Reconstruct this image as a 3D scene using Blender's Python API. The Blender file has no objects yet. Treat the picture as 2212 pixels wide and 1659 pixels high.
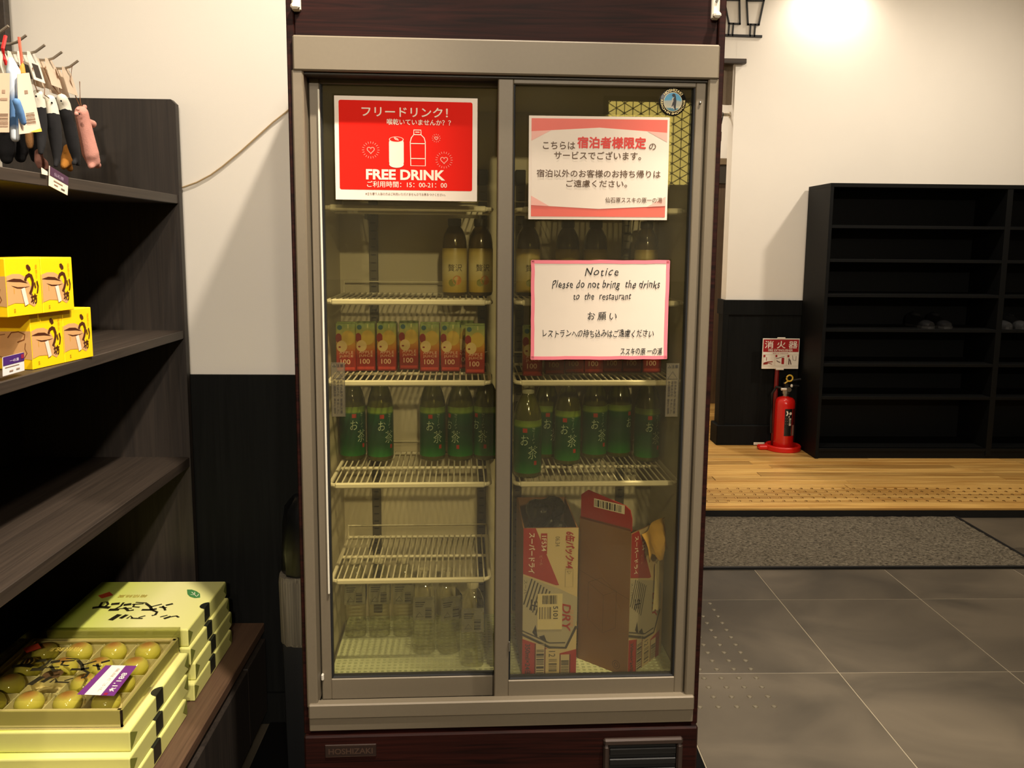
import bpy, bmesh, math, random
from mathutils import Vector, Matrix
random.seed(7)
SC = bpy.context.scene
COL = SC.collection
R = math.radians

# ------------------------------------------------------------------ camera
F_PX, CXP, CYP = 1800.0, 1106.0, 768.0          # focal length and principal point in photo pixels
YAW, PITCH, ROLL, CAM_H = 1.777, 7.5905, 0.522, 1.46
_y, _p, _r = R(YAW), R(PITCH), R(ROLL)
FWD = Vector((math.sin(_y)*math.cos(_p), math.cos(_y)*math.cos(_p), -math.sin(_p)))
_r0 = Vector((math.cos(_y), -math.sin(_y), 0)); _u0 = _r0.cross(FWD)
RIGHT = _r0*math.cos(_r)+_u0*math.sin(_r); UP = _u0*math.cos(_r)-_r0*math.sin(_r)
CAMP = Vector((0, 0, CAM_H))
cd = bpy.data.cameras.new('camera'); co = bpy.data.objects.new('camera', cd); COL.objects.link(co)
cd.sensor_fit = 'HORIZONTAL'; cd.sensor_width = 36.0; cd.lens = F_PX/2212*36.0
cd.shift_y = (CYP-829.5)/2212.0; cd.clip_start = .02
m = Matrix((RIGHT, UP, -FWD)).transposed().to_4x4(); m.translation = CAMP; co.matrix_world = m
SC.camera = co

# ------------------------------------------------------------------ world, exposure, lights
SC.view_settings.view_transform = 'Standard'; SC.view_settings.look = 'None'
SC.view_settings.gamma = 1.0; SC.view_settings.use_curve_mapping = False
SC.view_settings.exposure = 0.04
w = bpy.data.worlds.new('world'); SC.world = w; w.use_nodes = True
w.node_tree.nodes['Background'].inputs[0].default_value = (.9, .75, .55, 1)
w.node_tree.nodes['Background'].inputs[1].default_value = .02
try:
    SC.cycles.transparent_max_bounces = 24; SC.cycles.max_bounces = 8
    SC.cycles.caustics_reflective = False; SC.cycles.caustics_refractive = False
except Exception: pass
WARM = (1.0, .87, .72)
def spot(loc, tgt, watts, deg=110, blend=.6, rad=.05, color=WARM):
    l = bpy.data.lights.new('downlight_or_fill', 'SPOT'); l.energy = watts; l.spot_size = R(deg); l.spot_blend = blend
    l.shadow_soft_size = rad; l.color = color
    o = bpy.data.objects.new('downlight_or_fill', l); COL.objects.link(o); o.location = loc
    o.rotation_euler = (Vector(tgt)-Vector(loc)).to_track_quat('-Z', 'Y').to_euler(); return o
CEIL = 3.3
spot((.165, 1.55, 3.26), (-.35, 1.5, 0), 148, 125, .6, .03)              # over the refrigerator front
spot((.30, .90, 3.26), (-.88, 1.68, .85), 430, 40, .8, .04)              # display spot on the shelf and counter
spot((-.55, -1.6, 3.26), (-.6, 1.2, .8), 90, 110, .7, .06)              # shop aisle, behind the camera
spot((.35, -.7, 3.26), (.3, 1.5, .9), 55, 90, .8, .06)                  # unseen fill added over the camera to brighten the posters
spot((.7, -3.8, 3.26), (.2, 1.4, .6), 700, 80, .8, .10)                # unseen fill added far behind the camera for the refrigerator front and inside
spot((.85, 1.25, 3.26), (.85, 1.95, 0.), 520, 46, .9, .05)                # entrance hall floor
spot((2.28, 5.60, 3.27), (2.28, 5.68, 0), 26, 165, .9, .04)             # wall washer above the shoe cabinet
spot((3.1, 4.1, 3.26), (2.9, 5.4, 1.2), 140, 140, .9, .08)               # broad unseen fill added to brighten the far wall
spot((1.2, 4.2, 3.26), (1.5, 5.2, .6), 95, 130, .9, .08)               # over the step
spot((1.3, 6.7, 3.26), (1.6, 7.0, 0), 110, 140, .8, .05)                 # corridor

# ------------------------------------------------------------------ pixel helpers
def ray(x, y): return FWD+RIGHT*((x-CXP)/F_PX)-UP*((y-CYP)/F_PX)
def onp(x, y, n, d):
    v = ray(x, y); n = Vector(n); return CAMP+v*((d-n.dot(CAMP))/n.dot(v))
def atX(x, y, d): return onp(x, y, (1, 0, 0), d)
def atY(x, y, d): return onp(x, y, (0, 1, 0), d)
def atZ(x, y, d): return onp(x, y, (0, 0, 1), d)
FO = Vector((-.39117, 1.74589, 0)); FPH = .028938
FD = Vector((math.cos(FPH), math.sin(FPH), 0)); FN = Vector((-math.sin(FPH), math.cos(FPH), 0))
def fw(u, d, z): return FO+FD*u+FN*d+Vector((0, 0, z))      # refrigerator local -> world
def fl(x, y, d):                                            # pixel on refrigerator plane at depth d -> local
    p = onp(x, y, FN, FN.dot(FO)+d)-FO; return Vector((p.dot(FD), d, p.z))

# ------------------------------------------------------------------ materials
def lin(c):
    return tuple(((v/255)/12.92 if v/255 <= .04045 else ((v/255+.055)/1.055)**2.4) for v in c)+(1,)
_M = {}
def M(name, col=(200, 200, 200), rough=.5, metal=0, noise=0., nscale=30, bump=0., bscale=200, spec=.5, coat=0., emit=0., ecol=None):
    if name in _M: return _M[name]
    m = bpy.data.materials.new(name); m.use_nodes = True; nt = m.node_tree; b = nt.nodes['Principled BSDF']
    b.inputs['Base Color'].default_value = lin(col); b.inputs['Roughness'].default_value = rough
    b.inputs['Metallic'].default_value = metal; b.inputs['Specular IOR Level'].default_value = spec
    b.inputs['Coat Weight'].default_value = coat
    if emit: b.inputs['Emission Color'].default_value = lin(ecol or col); b.inputs['Emission Strength'].default_value = emit
    tc = nt.nodes.new('ShaderNodeTexCoord')
    n = nt.nodes.new('ShaderNodeTexNoise'); n.inputs['Scale'].default_value = nscale; n.inputs['Detail'].default_value = 5
    nt.links.new(tc.outputs['Object'], n.inputs['Vector'])
    cr = nt.nodes.new('ShaderNodeMix'); cr.data_type = 'RGBA'; cr.blend_type = 'MIX'
    l = lin(col); k = max(noise, .03)
    cr.inputs[6].default_value = tuple(min(1, v*(1-k)) for v in l[:3])+(1,); cr.inputs[7].default_value = tuple(min(1, v*(1+k)) for v in l[:3])+(1,)
    nt.links.new(n.outputs['Fac'], cr.inputs[0]); nt.links.new(cr.outputs[2], b.inputs['Base Color'])
    if bump:
        n2 = nt.nodes.new('ShaderNodeTexNoise'); n2.inputs['Scale'].default_value = bscale; n2.inputs['Detail'].default_value = 3
        nt.links.new(tc.outputs['Object'], n2.inputs['Vector'])
        bp = nt.nodes.new('ShaderNodeBump'); bp.inputs['Strength'].default_value = bump; bp.inputs['Distance'].default_value = .002
        nt.links.new(n2.outputs['Fac'], bp.inputs['Height']); nt.links.new(bp.outputs[0], b.inputs['Normal'])
    _M[name] = m; return m
def wood(name, c1, c2, sc=(1.5, 40, 40), rough=.45, bump=.15, rnd=0., coat=0., dist=1.5, spec=.5):
    if name in _M: return _M[name]
    m = bpy.data.materials.new(name); m.use_nodes = True; nt = m.node_tree; b = nt.nodes['Principled BSDF']
    tc = nt.nodes.new('ShaderNodeTexCoord'); mp = nt.nodes.new('ShaderNodeMapping'); mp.inputs['Scale'].default_value = sc
    nt.links.new(tc.outputs['Object'], mp.inputs['Vector'])
    n = nt.nodes.new('ShaderNodeTexNoise'); n.inputs['Scale'].default_value = 1; n.inputs['Detail'].default_value = 6; n.inputs['Distortion'].default_value = dist
    vec = mp.outputs[0]
    oi = nt.nodes.new('ShaderNodeObjectInfo')
    if rnd:
        ad = nt.nodes.new('ShaderNodeVectorMath'); ad.operation = 'ADD'
        mu = nt.nodes.new('ShaderNodeMath'); mu.operation = 'MULTIPLY'; mu.inputs[1].default_value = 37.
        nt.links.new(oi.outputs['Random'], mu.inputs[0]); nt.links.new(mp.outputs[0], ad.inputs[0]); nt.links.new(mu.outputs[0], ad.inputs[1]); vec = ad.outputs[0]
    nt.links.new(vec, n.inputs['Vector'])
    r = nt.nodes.new('ShaderNodeValToRGB'); r.color_ramp.elements[0].position = .32; r.color_ramp.elements[1].position = .68
    r.color_ramp.elements[0].color = lin(c1); r.color_ramp.elements[1].color = lin(c2)
    nt.links.new(n.outputs['Fac'], r.inputs[0]); out = r.outputs[0]
    if rnd:
        hs = nt.nodes.new('ShaderNodeHueSaturation'); mr = nt.nodes.new('ShaderNodeMapRange')
        mr.inputs[3].default_value = 1-rnd; mr.inputs[4].default_value = 1+rnd
        nt.links.new(oi.outputs['Random'], mr.inputs[0]); nt.links.new(mr.outputs[0], hs.inputs['Value']); nt.links.new(out, hs.inputs['Color']); out = hs.outputs[0]
    nt.links.new(out, b.inputs['Base Color']); b.inputs['Roughness'].default_value = rough; b.inputs['Coat Weight'].default_value = coat; b.inputs['Specular IOR Level'].default_value = spec
    bp = nt.nodes.new('ShaderNodeBump'); bp.inputs['Strength'].default_value = bump; bp.inputs['Distance'].default_value = .001
    nt.links.new(n.outputs['Fac'], bp.inputs['Height']); nt.links.new(bp.outputs[0], b.inputs['Normal'])
    _M[name] = m; return m
def clear(name, tint=(250, 250, 245), base=.05, rough=.02, haze=0., hcol=(200, 195, 170), gcol=(255, 255, 255)):
    if name in _M: return _M[name]
    m = bpy.data.materials.new(name); m.use_nodes = True; nt = m.node_tree; nt.nodes.clear(); L = nt.links.new
    o = nt.nodes.new('ShaderNodeOutputMaterial'); t = nt.nodes.new('ShaderNodeBsdfTransparent'); t.inputs[0].default_value = lin(tint)
    g = nt.nodes.new('ShaderNodeBsdfGlossy'); g.inputs['Roughness'].default_value = rough; g.inputs[0].default_value = lin(gcol)
    lw = nt.nodes.new('ShaderNodeLayerWeight'); pw = nt.nodes.new('ShaderNodeMath'); pw.operation = 'POWER'; pw.inputs[1].default_value = 5
    lw.inputs[0].default_value = .5
    L(lw.outputs['Facing'], pw.inputs[0]); ma = nt.nodes.new('ShaderNodeMath'); ma.operation = 'MULTIPLY_ADD'; ma.inputs[1].default_value = .9; ma.inputs[2].default_value = base
    L(pw.outputs[0], ma.inputs[0]); ma.use_clamp = True
    mx = nt.nodes.new('ShaderNodeMixShader'); L(ma.outputs[0], mx.inputs[0]); L(t.outputs[0], mx.inputs[1]); L(g.outputs[0], mx.inputs[2]); out = mx.outputs[0]
    if haze:
        d = nt.nodes.new('ShaderNodeBsdfDiffuse'); d.inputs[0].default_value = lin(hcol)
        tc = nt.nodes.new('ShaderNodeTexCoord'); n = nt.nodes.new('ShaderNodeTexNoise'); n.inputs['Scale'].default_value = 5.; n.inputs['Detail'].default_value = 6
        L(tc.outputs['Object'], n.inputs['Vector']); mr = nt.nodes.new('ShaderNodeMapRange'); mr.inputs[1].default_value = .3; mr.inputs[2].default_value = .75; mr.inputs[3].default_value = haze*.4; mr.inputs[4].default_value = haze*1.6
        L(n.outputs['Fac'], mr.inputs[0]); m2 = nt.nodes.new('ShaderNodeMixShader'); L(mr.outputs[0], m2.inputs[0]); L(out, m2.inputs[1]); L(d.outputs[0], m2.inputs[2]); out = m2.outputs[0]
    L(out, o.inputs[0]); _M[name] = m; return m
def zramp(name, stops, z0, z1, rough=.5, axis=2, const=False, noise=0.):
    """printed colour bands along an object axis"""
    if name in _M: return _M[name]
    m = bpy.data.materials.new(name); m.use_nodes = True; nt = m.node_tree; b = nt.nodes['Principled BSDF']; L = nt.links.new
    tc = nt.nodes.new('ShaderNodeTexCoord'); sp = nt.nodes.new('ShaderNodeSeparateXYZ'); L(tc.outputs['Object'], sp.inputs[0])
    mr = nt.nodes.new('ShaderNodeMapRange'); mr.inputs[1].default_value = z0; mr.inputs[2].default_value = z1; src = sp.outputs[axis]
    if noise:
        n = nt.nodes.new('ShaderNodeTexNoise'); n.inputs['Scale'].default_value = 60; L(tc.outputs['Object'], n.inputs['Vector'])
        q = nt.nodes.new('ShaderNodeMath'); q.operation = 'MULTIPLY_ADD'; q.inputs[1].default_value = noise; L(n.outputs['Fac'], q.inputs[0]); L(src, q.inputs[2]); src = q.outputs[0]
    L(src, mr.inputs[0]); r = nt.nodes.new('ShaderNodeValToRGB'); e = r.color_ramp.elements
    if const: r.color_ramp.interpolation = 'CONSTANT'
    while len(e) < len(stops): e.new(.5)
    for i, (p, c) in enumerate(stops): e[i].position = p; e[i].color = lin(c)
    L(mr.outputs[0], r.inputs[0]); L(r.outputs[0], b.inputs['Base Color']); b.inputs['Roughness'].default_value = rough
    _M[name] = m; return m

# ------------------------------------------------------------------ mesh building
class MB:
    def __init__(s): s.v = []; s.f = []
    def add(s, v, f):
        k = len(s.v); s.v += [tuple(q) for q in v]; s.f += [tuple(i+k for i in q) for q in f]; return s
    def box(s, x0, x1, y0, y1, z0, z1, T=None):
        v = [Vector((x, y, z)) for z in (z0, z1) for y in (y0, y1) for x in (x0, x1)]
        if T: v = [T @ q for q in v]
        return s.add(v, [(0, 2, 3, 1), (4, 5, 7, 6), (0, 1, 5, 4), (2, 6, 7, 3), (0, 4, 6, 2), (1, 3, 7, 5)])
    def cbox(s, x0, x1, y0, y1, z0, z1, c=.003, T=None, seg=1):
        b = bmesh.new(); bmesh.ops.create_cube(b, size=1)
        for q in b.verts: q.co = Vector(((x0+x1)/2+q.co.x*(x1-x0), (y0+y1)/2+q.co.y*(y1-y0), (z0+z1)/2+q.co.z*(z1-z0)))
        bmesh.ops.bevel(b, geom=b.edges[:], offset=c, segments=seg, profile=.5, affect='EDGES')
        b.verts.index_update(); v = [q.co.copy() for q in b.verts]; f = [[q.index for q in p.verts] for p in b.faces]; b.free()
        if T: v = [T @ q for q in v]
        return s.add(v, f)
    def tube(s, pts, r, n=8, caps=True, r2=None):
        pts = [Vector(p) for p in pts]; k = len(s.v); N = len(pts); up = Vector((0, 0, 1)); V = []
        for i, p in enumerate(pts):
            t = ((pts[min(i+1, N-1)]-p).normalized()+(p-pts[max(i-1, 0)]).normalized()).normalized()
            a = t.cross(up)
            if a.length < 1e-3: a = t.cross(Vector((1, 0, 0)))
            a.normalize(); b = a.cross(t).normalized(); rr = r if r2 is None else r+(r2-r)*i/(N-1)
            V += [p+(a*math.cos(2*math.pi*j/n)+b*math.sin(2*math.pi*j/n))*rr for j in range(n)]
        Fc = [(i*n+j, i*n+(j+1) % n, (i+1)*n+(j+1) % n, (i+1)*n+j) for i in range(N-1) for j in range(n)]
        if caps: Fc += [tuple(range(n))[::-1], tuple((N-1)*n+j for j in range(n))]
        return s.add(V, Fc)
    def lathe(s, prof, n=24, c=(0, 0, 0), sq=0.):
        V = []
        for r, z in prof:
            for j in range(n):
                a = 2*math.pi*(j+.5)/n; k = 1.
                if sq: k = 1/((abs(math.cos(a))**sq+abs(math.sin(a))**sq)**(1/sq))
                V.append((c[0]+r*k*math.cos(a), c[1]+r*k*math.sin(a), c[2]+z))
        N = len(prof); Fc = [(i*n+j, i*n+(j+1) % n, (i+1)*n+(j+1) % n, (i+1)*n+j) for i in range(N-1) for j in range(n)]
        Fc += [tuple(range(n))[::-1], tuple((N-1)*n+j for j in range(n))]
        return s.add(V, Fc)
    def ell(s, c, rad, n=16, T=None):
        V = []; m_ = n//2
        for i in range(1, m_):
            t = math.pi*i/m_
            for j in range(n):
                p = 2*math.pi*j/n; V.append(Vector((rad[0]*math.sin(t)*math.cos(p), rad[1]*math.sin(t)*math.sin(p), rad[2]*math.cos(t))))
        V += [Vector((0, 0, rad[2])), Vector((0, 0, -rad[2]))]; a, b = len(V)-2, len(V)-1
        Fc = [(i*n+j, (i+1)*n+j, (i+1)*n+(j+1) % n, i*n+(j+1) % n) for i in range(m_-2) for j in range(n)]
        Fc += [(a, j, (j+1) % n) for j in range(n)]+[(b, (m_-2)*n+(j+1) % n, (m_-2)*n+j) for j in range(n)]
        V = [(T @ q if T else q)+Vector(c) for q in V]
        return s.add(V, Fc)
    def prism(s, poly, h, fn):
        """poly 2D, fn(x,y,t)->3D, t in (0,h)"""
        n = len(poly); V = [fn(x, y, 0) for x, y in poly]+[fn(x, y, h) for x, y in poly]
        return s.add(V, [tuple(range(n)), tuple(range(2*n-1, n-1, -1))]+[(i, i+n, (i+1) % n+n, (i+1) % n) for i in range(n)])
    def build(s, name, mat, parent=None, loc=(0, 0, 0), rot=(0, 0, 0), smooth=False, fix=True):
        me = bpy.data.meshes.new(name); me.from_pydata(s.v, [], s.f); me.update()
        if fix:
            b = bmesh.new(); b.from_mesh(me); bmesh.ops.recalc_face_normals(b, faces=b.faces[:]); b.to_mesh(me); b.free()
        return obj(name, me, mat, parent, loc, rot, smooth)
def obj(name, me, mat, parent=None, loc=(0, 0, 0), rot=(0, 0, 0), smooth=False):
    o = bpy.data.objects.new(name, me); COL.objects.link(o); o.location = loc; o.rotation_euler = rot
    if mat and not me.materials: me.materials.append(mat)
    if parent: o.parent = parent
    if smooth:
        for p in me.polygons: p.use_smooth = True
        try: me.set_sharp_from_angle(angle=R(35))
        except Exception: pass
    return o
def tag(o, label, cat, group=None, kind=None):
    o['label'] = label; o['category'] = cat
    if group: o['group'] = group
    if kind: o['kind'] = kind
    return o
def struct(o): o['kind'] = 'structure'; return o
def thing(name, label, cat, loc=(0, 0, 0), rz=0, group=None):
    o = bpy.data.objects.new(name, None); o.empty_display_size = .05; COL.objects.link(o)
    o.location = loc; o.rotation_euler = (0, 0, rz); return tag(o, label, cat, group)
def dup(root, loc, rz, label=None, group=None):
    def cp(o, par):
        c = o.copy(); COL.objects.link(c); c.parent = par
        for ch in list(o.children): cp(ch, c)
        return c
    c = cp(root, None); c.location = loc; c.rotation_euler = (0, 0, rz)
    if label: c['label'] = label
    if group: c['group'] = group
    return c
def relabel(o, label): o['label'] = label; return o

# ------------------------------------------------------------------ lettering and flat print
_T = {}
def glyphs(s, bold=0., shear=0., space=1.):
    k = (s, bold, shear, space)
    if k in _T: return _T[k]
    c = bpy.data.curves.new('t', 'FONT'); c.body = s; c.size = 1; c.offset = bold; c.shear = shear; c.space_character = space; c.resolution_u = 3
    o = bpy.data.objects.new('t', c); COL.objects.link(o); bpy.context.view_layer.update()
    me = bpy.data.meshes.new_from_object(o.evaluated_get(bpy.context.evaluated_depsgraph_get()))
    v = [(q.co.x, q.co.y) for q in me.vertices]; f = [tuple(p.vertices) for p in me.polygons]
    bpy.data.objects.remove(o); bpy.data.curves.remove(c); bpy.data.meshes.remove(me)
    x0 = min(q[0] for q in v); x1 = max(q[0] for q in v); y0 = min(q[1] for q in v); y1 = max(q[1] for q in v)
    v = [((a-x0)/max(1e-6, x1-x0), (b-y0)/max(1e-6, y1-y0)) for a, b in v]
    _T[k] = (v, f); return _T[k]
class Sheet:
    """a printed face: normalised coordinates, x right, y down; fn maps metres (x right, y up, lift) to local 3D"""
    def __init__(s, parent, W, H, fn): s.p, s.W, s.H, s.fn = parent, W, H, fn
    def pt(s, x, y, l): return s.fn(x*s.W, (1-y)*s.H, l)
    def mesh(s, name, v2, faces, mat, lift): 
        b = MB(); b.add([s.pt(x, y, lift) for x, y in v2], faces); return b.build(name, mat, s.p, fix=False)
    def poly(s, name, pts, mat, lift=.0006):
        b = MB(); b.add([s.pt(x, y, lift) for x, y in pts], [tuple(range(len(pts)))]); return b.build(name, mat, s.p, fix=False)
    def rect(s, name, x0, y0, x1, y1, mat, lift=.0006, rad=0.):
        if not rad: return s.poly(name, [(x0, y0), (x1, y0), (x1, y1), (x0, y1)], mat, lift)
        rx, ry = rad/s.W, rad/s.H; P = []
        for cx, cy, a0 in ((x1-rx, y0+ry, -90), (x1-rx, y1-ry, 0), (x0+rx, y1-ry, 90), (x0+rx, y0+ry, 180)):
            P += [(cx+rx*math.cos(R(a0+t)), cy+ry*math.sin(R(a0+t))) for t in (0, 30, 60, 90)]
        return s.poly(name, P, mat, lift)
    def disc(s, name, cx, cy, r, mat, lift=.0006, n=28, a0=0, a1=360, ry=None):
        rx, ry = r/s.W, (ry or r)/s.H
        return s.poly(name, [(cx+rx*math.cos(R(a0+(a1-a0)*i/n)), cy+ry*math.sin(R(a0+(a1-a0)*i/n))) for i in range(n)], mat, lift)
    def strokes(s, name, lines, mat, lift=.0006, w=.002):
        """polylines (normalised) of width w metres, all of one print"""
        b = MB()
        for ln in lines:
            ww = w; pts = ln
            if isinstance(ln, tuple): pts, ww = ln
            P = [Vector((x*s.W, (1-y)*s.H)) for x, y in pts]; Lf = []; Rt = []
            for i, q in enumerate(P):
                t = (P[min(i+1, len(P)-1)]-P[max(i-1, 0)]); t = t.normalized() if t.length > 1e-9 else Vector((1, 0)); n_ = Vector((-t.y, t.x))*ww/2
                e = -t*ww*.4 if i == 0 else (t*ww*.4 if i == len(P)-1 else Vector((0, 0)))
                Lf.append(q+n_+e); Rt.append(q-n_+e)
            V = [s.fn(q.x, q.y, lift) for q in Lf+Rt]; n = len(P)
            b.add(V, [(i, i+1, n+i+1, n+i) for i in range(n-1)])
        return b.build(name, mat, s.p, fix=False)
    def text(s, t, x0, y0, x1, y1, mat, lift=.0008, bold=0., shear=0., rot=0, wob=0., name='lettering', space=1.):
        cjk = bold > 0 and any(ord(ch) > 0x2E80 for ch in t)
        v, f = glyphs(t, 0. if cjk else bold, shear, space); P = []
        for a, b in v:
            if wob:
                sd = len(t)*.7+y0*9
                b2 = b+wob*math.sin(a*len(t)*1.9+sd)+wob*.5*math.sin(a*len(t)*4.7+sd*2); a2 = a+wob*.35/len(t)*3*math.sin(b*5+a*len(t)*2.3); a, b = a2, b2
            if rot == 0: p = (x0+(x1-x0)*a, y1-(y1-y0)*b)
            elif rot == -90: p = (x0+(x1-x0)*b, y0+(y1-y0)*a)        # reads downwards (turned clockwise)
            elif rot == 180: p = (x1-(x1-x0)*a, y0+(y1-y0)*b)
            else: p = (x1-(x1-x0)*b, y1-(y1-y0)*a)
            P.append(p)
        if not cjk: return s.mesh(name, P, f, mat, lift)
        hgt = (y1-y0)*s.H if rot in (0, 180) else (x1-x0)*s.W          # thicken strokes by overprinting
        d = bold*hgt*1.3; b = MB()
        for k, (ox, oy) in enumerate(((0, 0), (d, 0), (-d, 0), (0, d), (0, -d))):
            b.add([s.pt(x+ox/s.W, y+oy/s.H, lift+k*3e-5) for x, y in P], f)
        return b.build(name, mat, s.p, fix=False)
    def bars(s, name, x0, y0, x1, y1, mat, n=22, vert=True, lift=.0008, seed=1):
        rr = random.Random(seed); b = MB(); pos = 0.; 
        while pos < 1:
            wd = rr.choice((1, 1, 2, 3))/n/2.2
            a, c = pos, min(1, pos+wd)
            q = [(x0+(x1-x0)*a, y0), (x0+(x1-x0)*c, y0), (x0+(x1-x0)*c, y1), (x0+(x1-x0)*a, y1)] if vert else [(x0, y0+(y1-y0)*a), (x1, y0+(y1-y0)*a), (x1, y0+(y1-y0)*c), (x0, y0+(y1-y0)*c)]
            b.add([s.pt(x, y, lift) for x, y in q], [(0, 1, 2, 3)]); pos += wd+rr.choice((1, 1, 2))/n/2.2
        return b.build(name, mat, s.p, fix=False)

# ================================================================== THE SETTING
white = M('plaster_cream', (238, 232, 220), .85, noise=.03, nscale=3, bump=.06, bscale=350)
black = wood('wainscot_black', (13, 14, 13), (20, 21, 20), (60, 60, 2), .65, .08, spec=.12)
blackm = M('black_trim', (10, 10, 10), .5, noise=.1)
tile_m = wood('slate_tile', (62, 56, 46), (98, 89, 74), (1.9, 2.8, 2), .46, .12, rnd=.10, dist=.7)
grout_m = M('grout', (150, 140, 118), .8)
oak = wood('oak_plank', (166, 120, 56), (216, 176, 102), (1.0, 18, 16), .40, .05, rnd=.2)
darkoak = wood('dark_walnut', (44, 35, 27), (66, 53, 42), (2.0, 60, 60), .5, .12)
stud_m = M('brass_stud', (150, 112, 58), .25, .7)
stile_m = M('tile_stud', (112, 104, 86), .35, .2)
RAISE = .055; YSTEP = 4.328; YMAT = 3.607; XMAT = 2.572; YB = 2.42; YF = 5.783

fl_o = struct(MB().box(-1.9, 5, -5.0, YSTEP, -.06, -.0012).build('floor', grout_m))
fl_o['label'] = 'grey slate tile floor with pale joints'
X0 = atZ(1630.6, 1231.4, 0).x % .6; Y0 = atZ(1800, 1453, 0).y % .6
TS = .6
def tile(x0, x1, y0, y1):
    if x1-x0 < .02 or y1-y0 < .02: return
    g = .0018
    key = (round(x1-x0, 3), round(y1-y0, 3))
    if key not in tile.c:
        b = MB().cbox(-(x1-x0)/2+g, (x1-x0)/2-g, -(y1-y0)/2+g, (y1-y0)/2-g, -.008, 0, .001); o = b.build('tile', tile_m, fl_o); tile.c[key] = o.data
    else: o = obj('tile', tile.c[key], None, fl_o)
    o.location = ((x0+x1)/2, (y0+y1)/2, 0)
tile.c = {}
i0 = math.floor((-1.9-X0)/TS); j0 = math.floor((-5.0-Y0)/TS)
for i in range(i0, 9):
    for j in range(j0, 9):
        xa, xb, ya, yb = X0+i*TS, X0+(i+1)*TS, Y0+j*TS, Y0+(j+1)*TS
        xa, xb = max(xa, -1.9), min(xb, 5); ya = max(ya, -5.0)
        tile(xa, xb, ya, min(yb, YMAT))
        tile(max(xa, XMAT), xb, max(ya, YMAT), min(yb, YSTEP))
sd = None
for i in range(7):
    for j in range(14):
        p = (.927-.06*i, 2.472+.0593*j, -.0005)
        if sd is None: sd = MB().lathe([(.0095, 0), (.0085, .0025), (.006, .004), (.0001, .0045)], 12).build('tactile_stud', stile_m, fl_o, p, smooth=True); o = sd
        else: o = obj('tactile_stud', sd.data, None, fl_o, p)
# entrance mat
mat_m = wood('mat_fibre', (52, 48, 40), (122, 114, 98), (70, 90, 90), .95, 1., dist=.8, spec=.1)
em = thing('entrance_mat', 'wide grey-brown fibre entrance mat set before the wooden step', 'mat', ((XMAT-.7)/2, (YMAT+YSTEP)/2, -.0012))
hw, hd = (XMAT+.7)/2, (YSTEP-YMAT)/2
b = MB(); nx, ny = 150, 34
rm = random.Random(3)
b.v = [(-hw+.012+(2*hw-.024)*i/nx, -hd+.012+(2*hd-.016)*j/ny, .007+rm.uniform(0, .004)) for j in range(ny+1) for i in range(nx+1)]
b.f = [(j*(nx+1)+i, j*(nx+1)+i+1, (j+1)*(nx+1)+i+1, (j+1)*(nx+1)+i) for j in range(ny) for i in range(nx)]
o = b.build('pile', mat_m, em, smooth=True); MB().box(-hw, hw, -hd, hd, 0, .006).build('backing', blackm, em)
bb = MB(); bb.box(-hw, hw, -hd-.004, -hd+.012, 0, .012); bb.box(hw-.012, hw+.004, -hd, hd, 0, .012); bb.build('edging', blackm, em)
# black rubber mat under the refrigerator
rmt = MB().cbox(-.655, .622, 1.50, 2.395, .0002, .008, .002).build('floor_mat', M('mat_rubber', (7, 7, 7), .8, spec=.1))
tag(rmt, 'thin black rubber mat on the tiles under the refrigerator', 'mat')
# raised wooden floor
wf = struct(MB().box(.5, 5, YSTEP+.02, 7.45, -.06, RAISE-.012).build('floor_wooden', blackm)); wf['label'] = 'raised floor of warm oak planks'
struct(MB().box(.3, 5, YSTEP, YSTEP+.02, -.06, RAISE-.0125).build('trim_1', M('riser_black', (6, 6, 6), .6)))['label'] = 'black riser of the step'
rp = random.Random(11); PWD = .0905; y = YSTEP-.004; cache = {}
while y < 7.42:
    x = .5-rp.uniform(0, 1.2)
    while x < 5:
        Ln = rp.choice((.9, 1.2, 1.5, 1.8)); xa, xb = max(x, .5), min(x+Ln, 5); x += Ln
        if xb-xa < .05: continue
        k = round(xb-xa, 2); xb = xa+k
        if k not in cache: o = MB().cbox(-k/2+.0006, k/2-.0006, -PWD/2+.0006, PWD/2-.0006, -.012, 0, .0008).build('plank', oak, wf); cache[k] = o.data
        else: o = obj('plank', cache[k], None, wf)
        o.location = ((xa+xb)/2, y+PWD/2, RAISE)
    y += PWD
sd = None
for j in range(5):
    for i in range(43):
        p = (.5375+.0625*i, 4.452+.0598*j, RAISE-.0005)
        if sd is None: sd = MB().lathe([(.009, 0), (.008, .0025), (.0055, .004), (.0001, .0045)], 10).build('tactile_stud', stud_m, wf, p, smooth=True)
        else: obj('tactile_stud', sd.data, None, wf, p)

# walls
wb = struct(MB().box(-1.9, .5, YB, YB+.15, 0, CEIL).build('wall_back', white))
WZ = 1.078
MB().box(-1.9, .505, YB-.012, YB+.0, 0, WZ).build('wainscot', black, wb)
MB().box(-1.9, .506, YB-.022, YB-.012, 0, .1).build('skirting', black, wb)
struct(MB().box(-2.0, -1.9, -5.0, YB+.15, 0, CEIL).build('wall_left', white))
wfr = struct(MB().box(-2.0, 5.1, -5.1, -5.0, 0, CEIL).build('wall_front', white))
MB().box(-1.9, 5, -5.0, -4.985, 0, 1.09).build('wainscot', black, wfr)
wr = struct(MB().box(5, 5.1, -5.0, 7.5, 0, CEIL).build('wall_right', white))
MB().box(4.985, 5.0, -5.0, 7.4, 0, 1.09).build('wainscot', black, wr)
struct(MB().box(.38, .5, YB+.15, 7.5, 0, CEIL).build('wall_inner', white))
wfar = struct(MB().box(1.672, 5, YF, YF+.12, 0, CEIL).build('wall_far', white))
WT = 1.09
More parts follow.
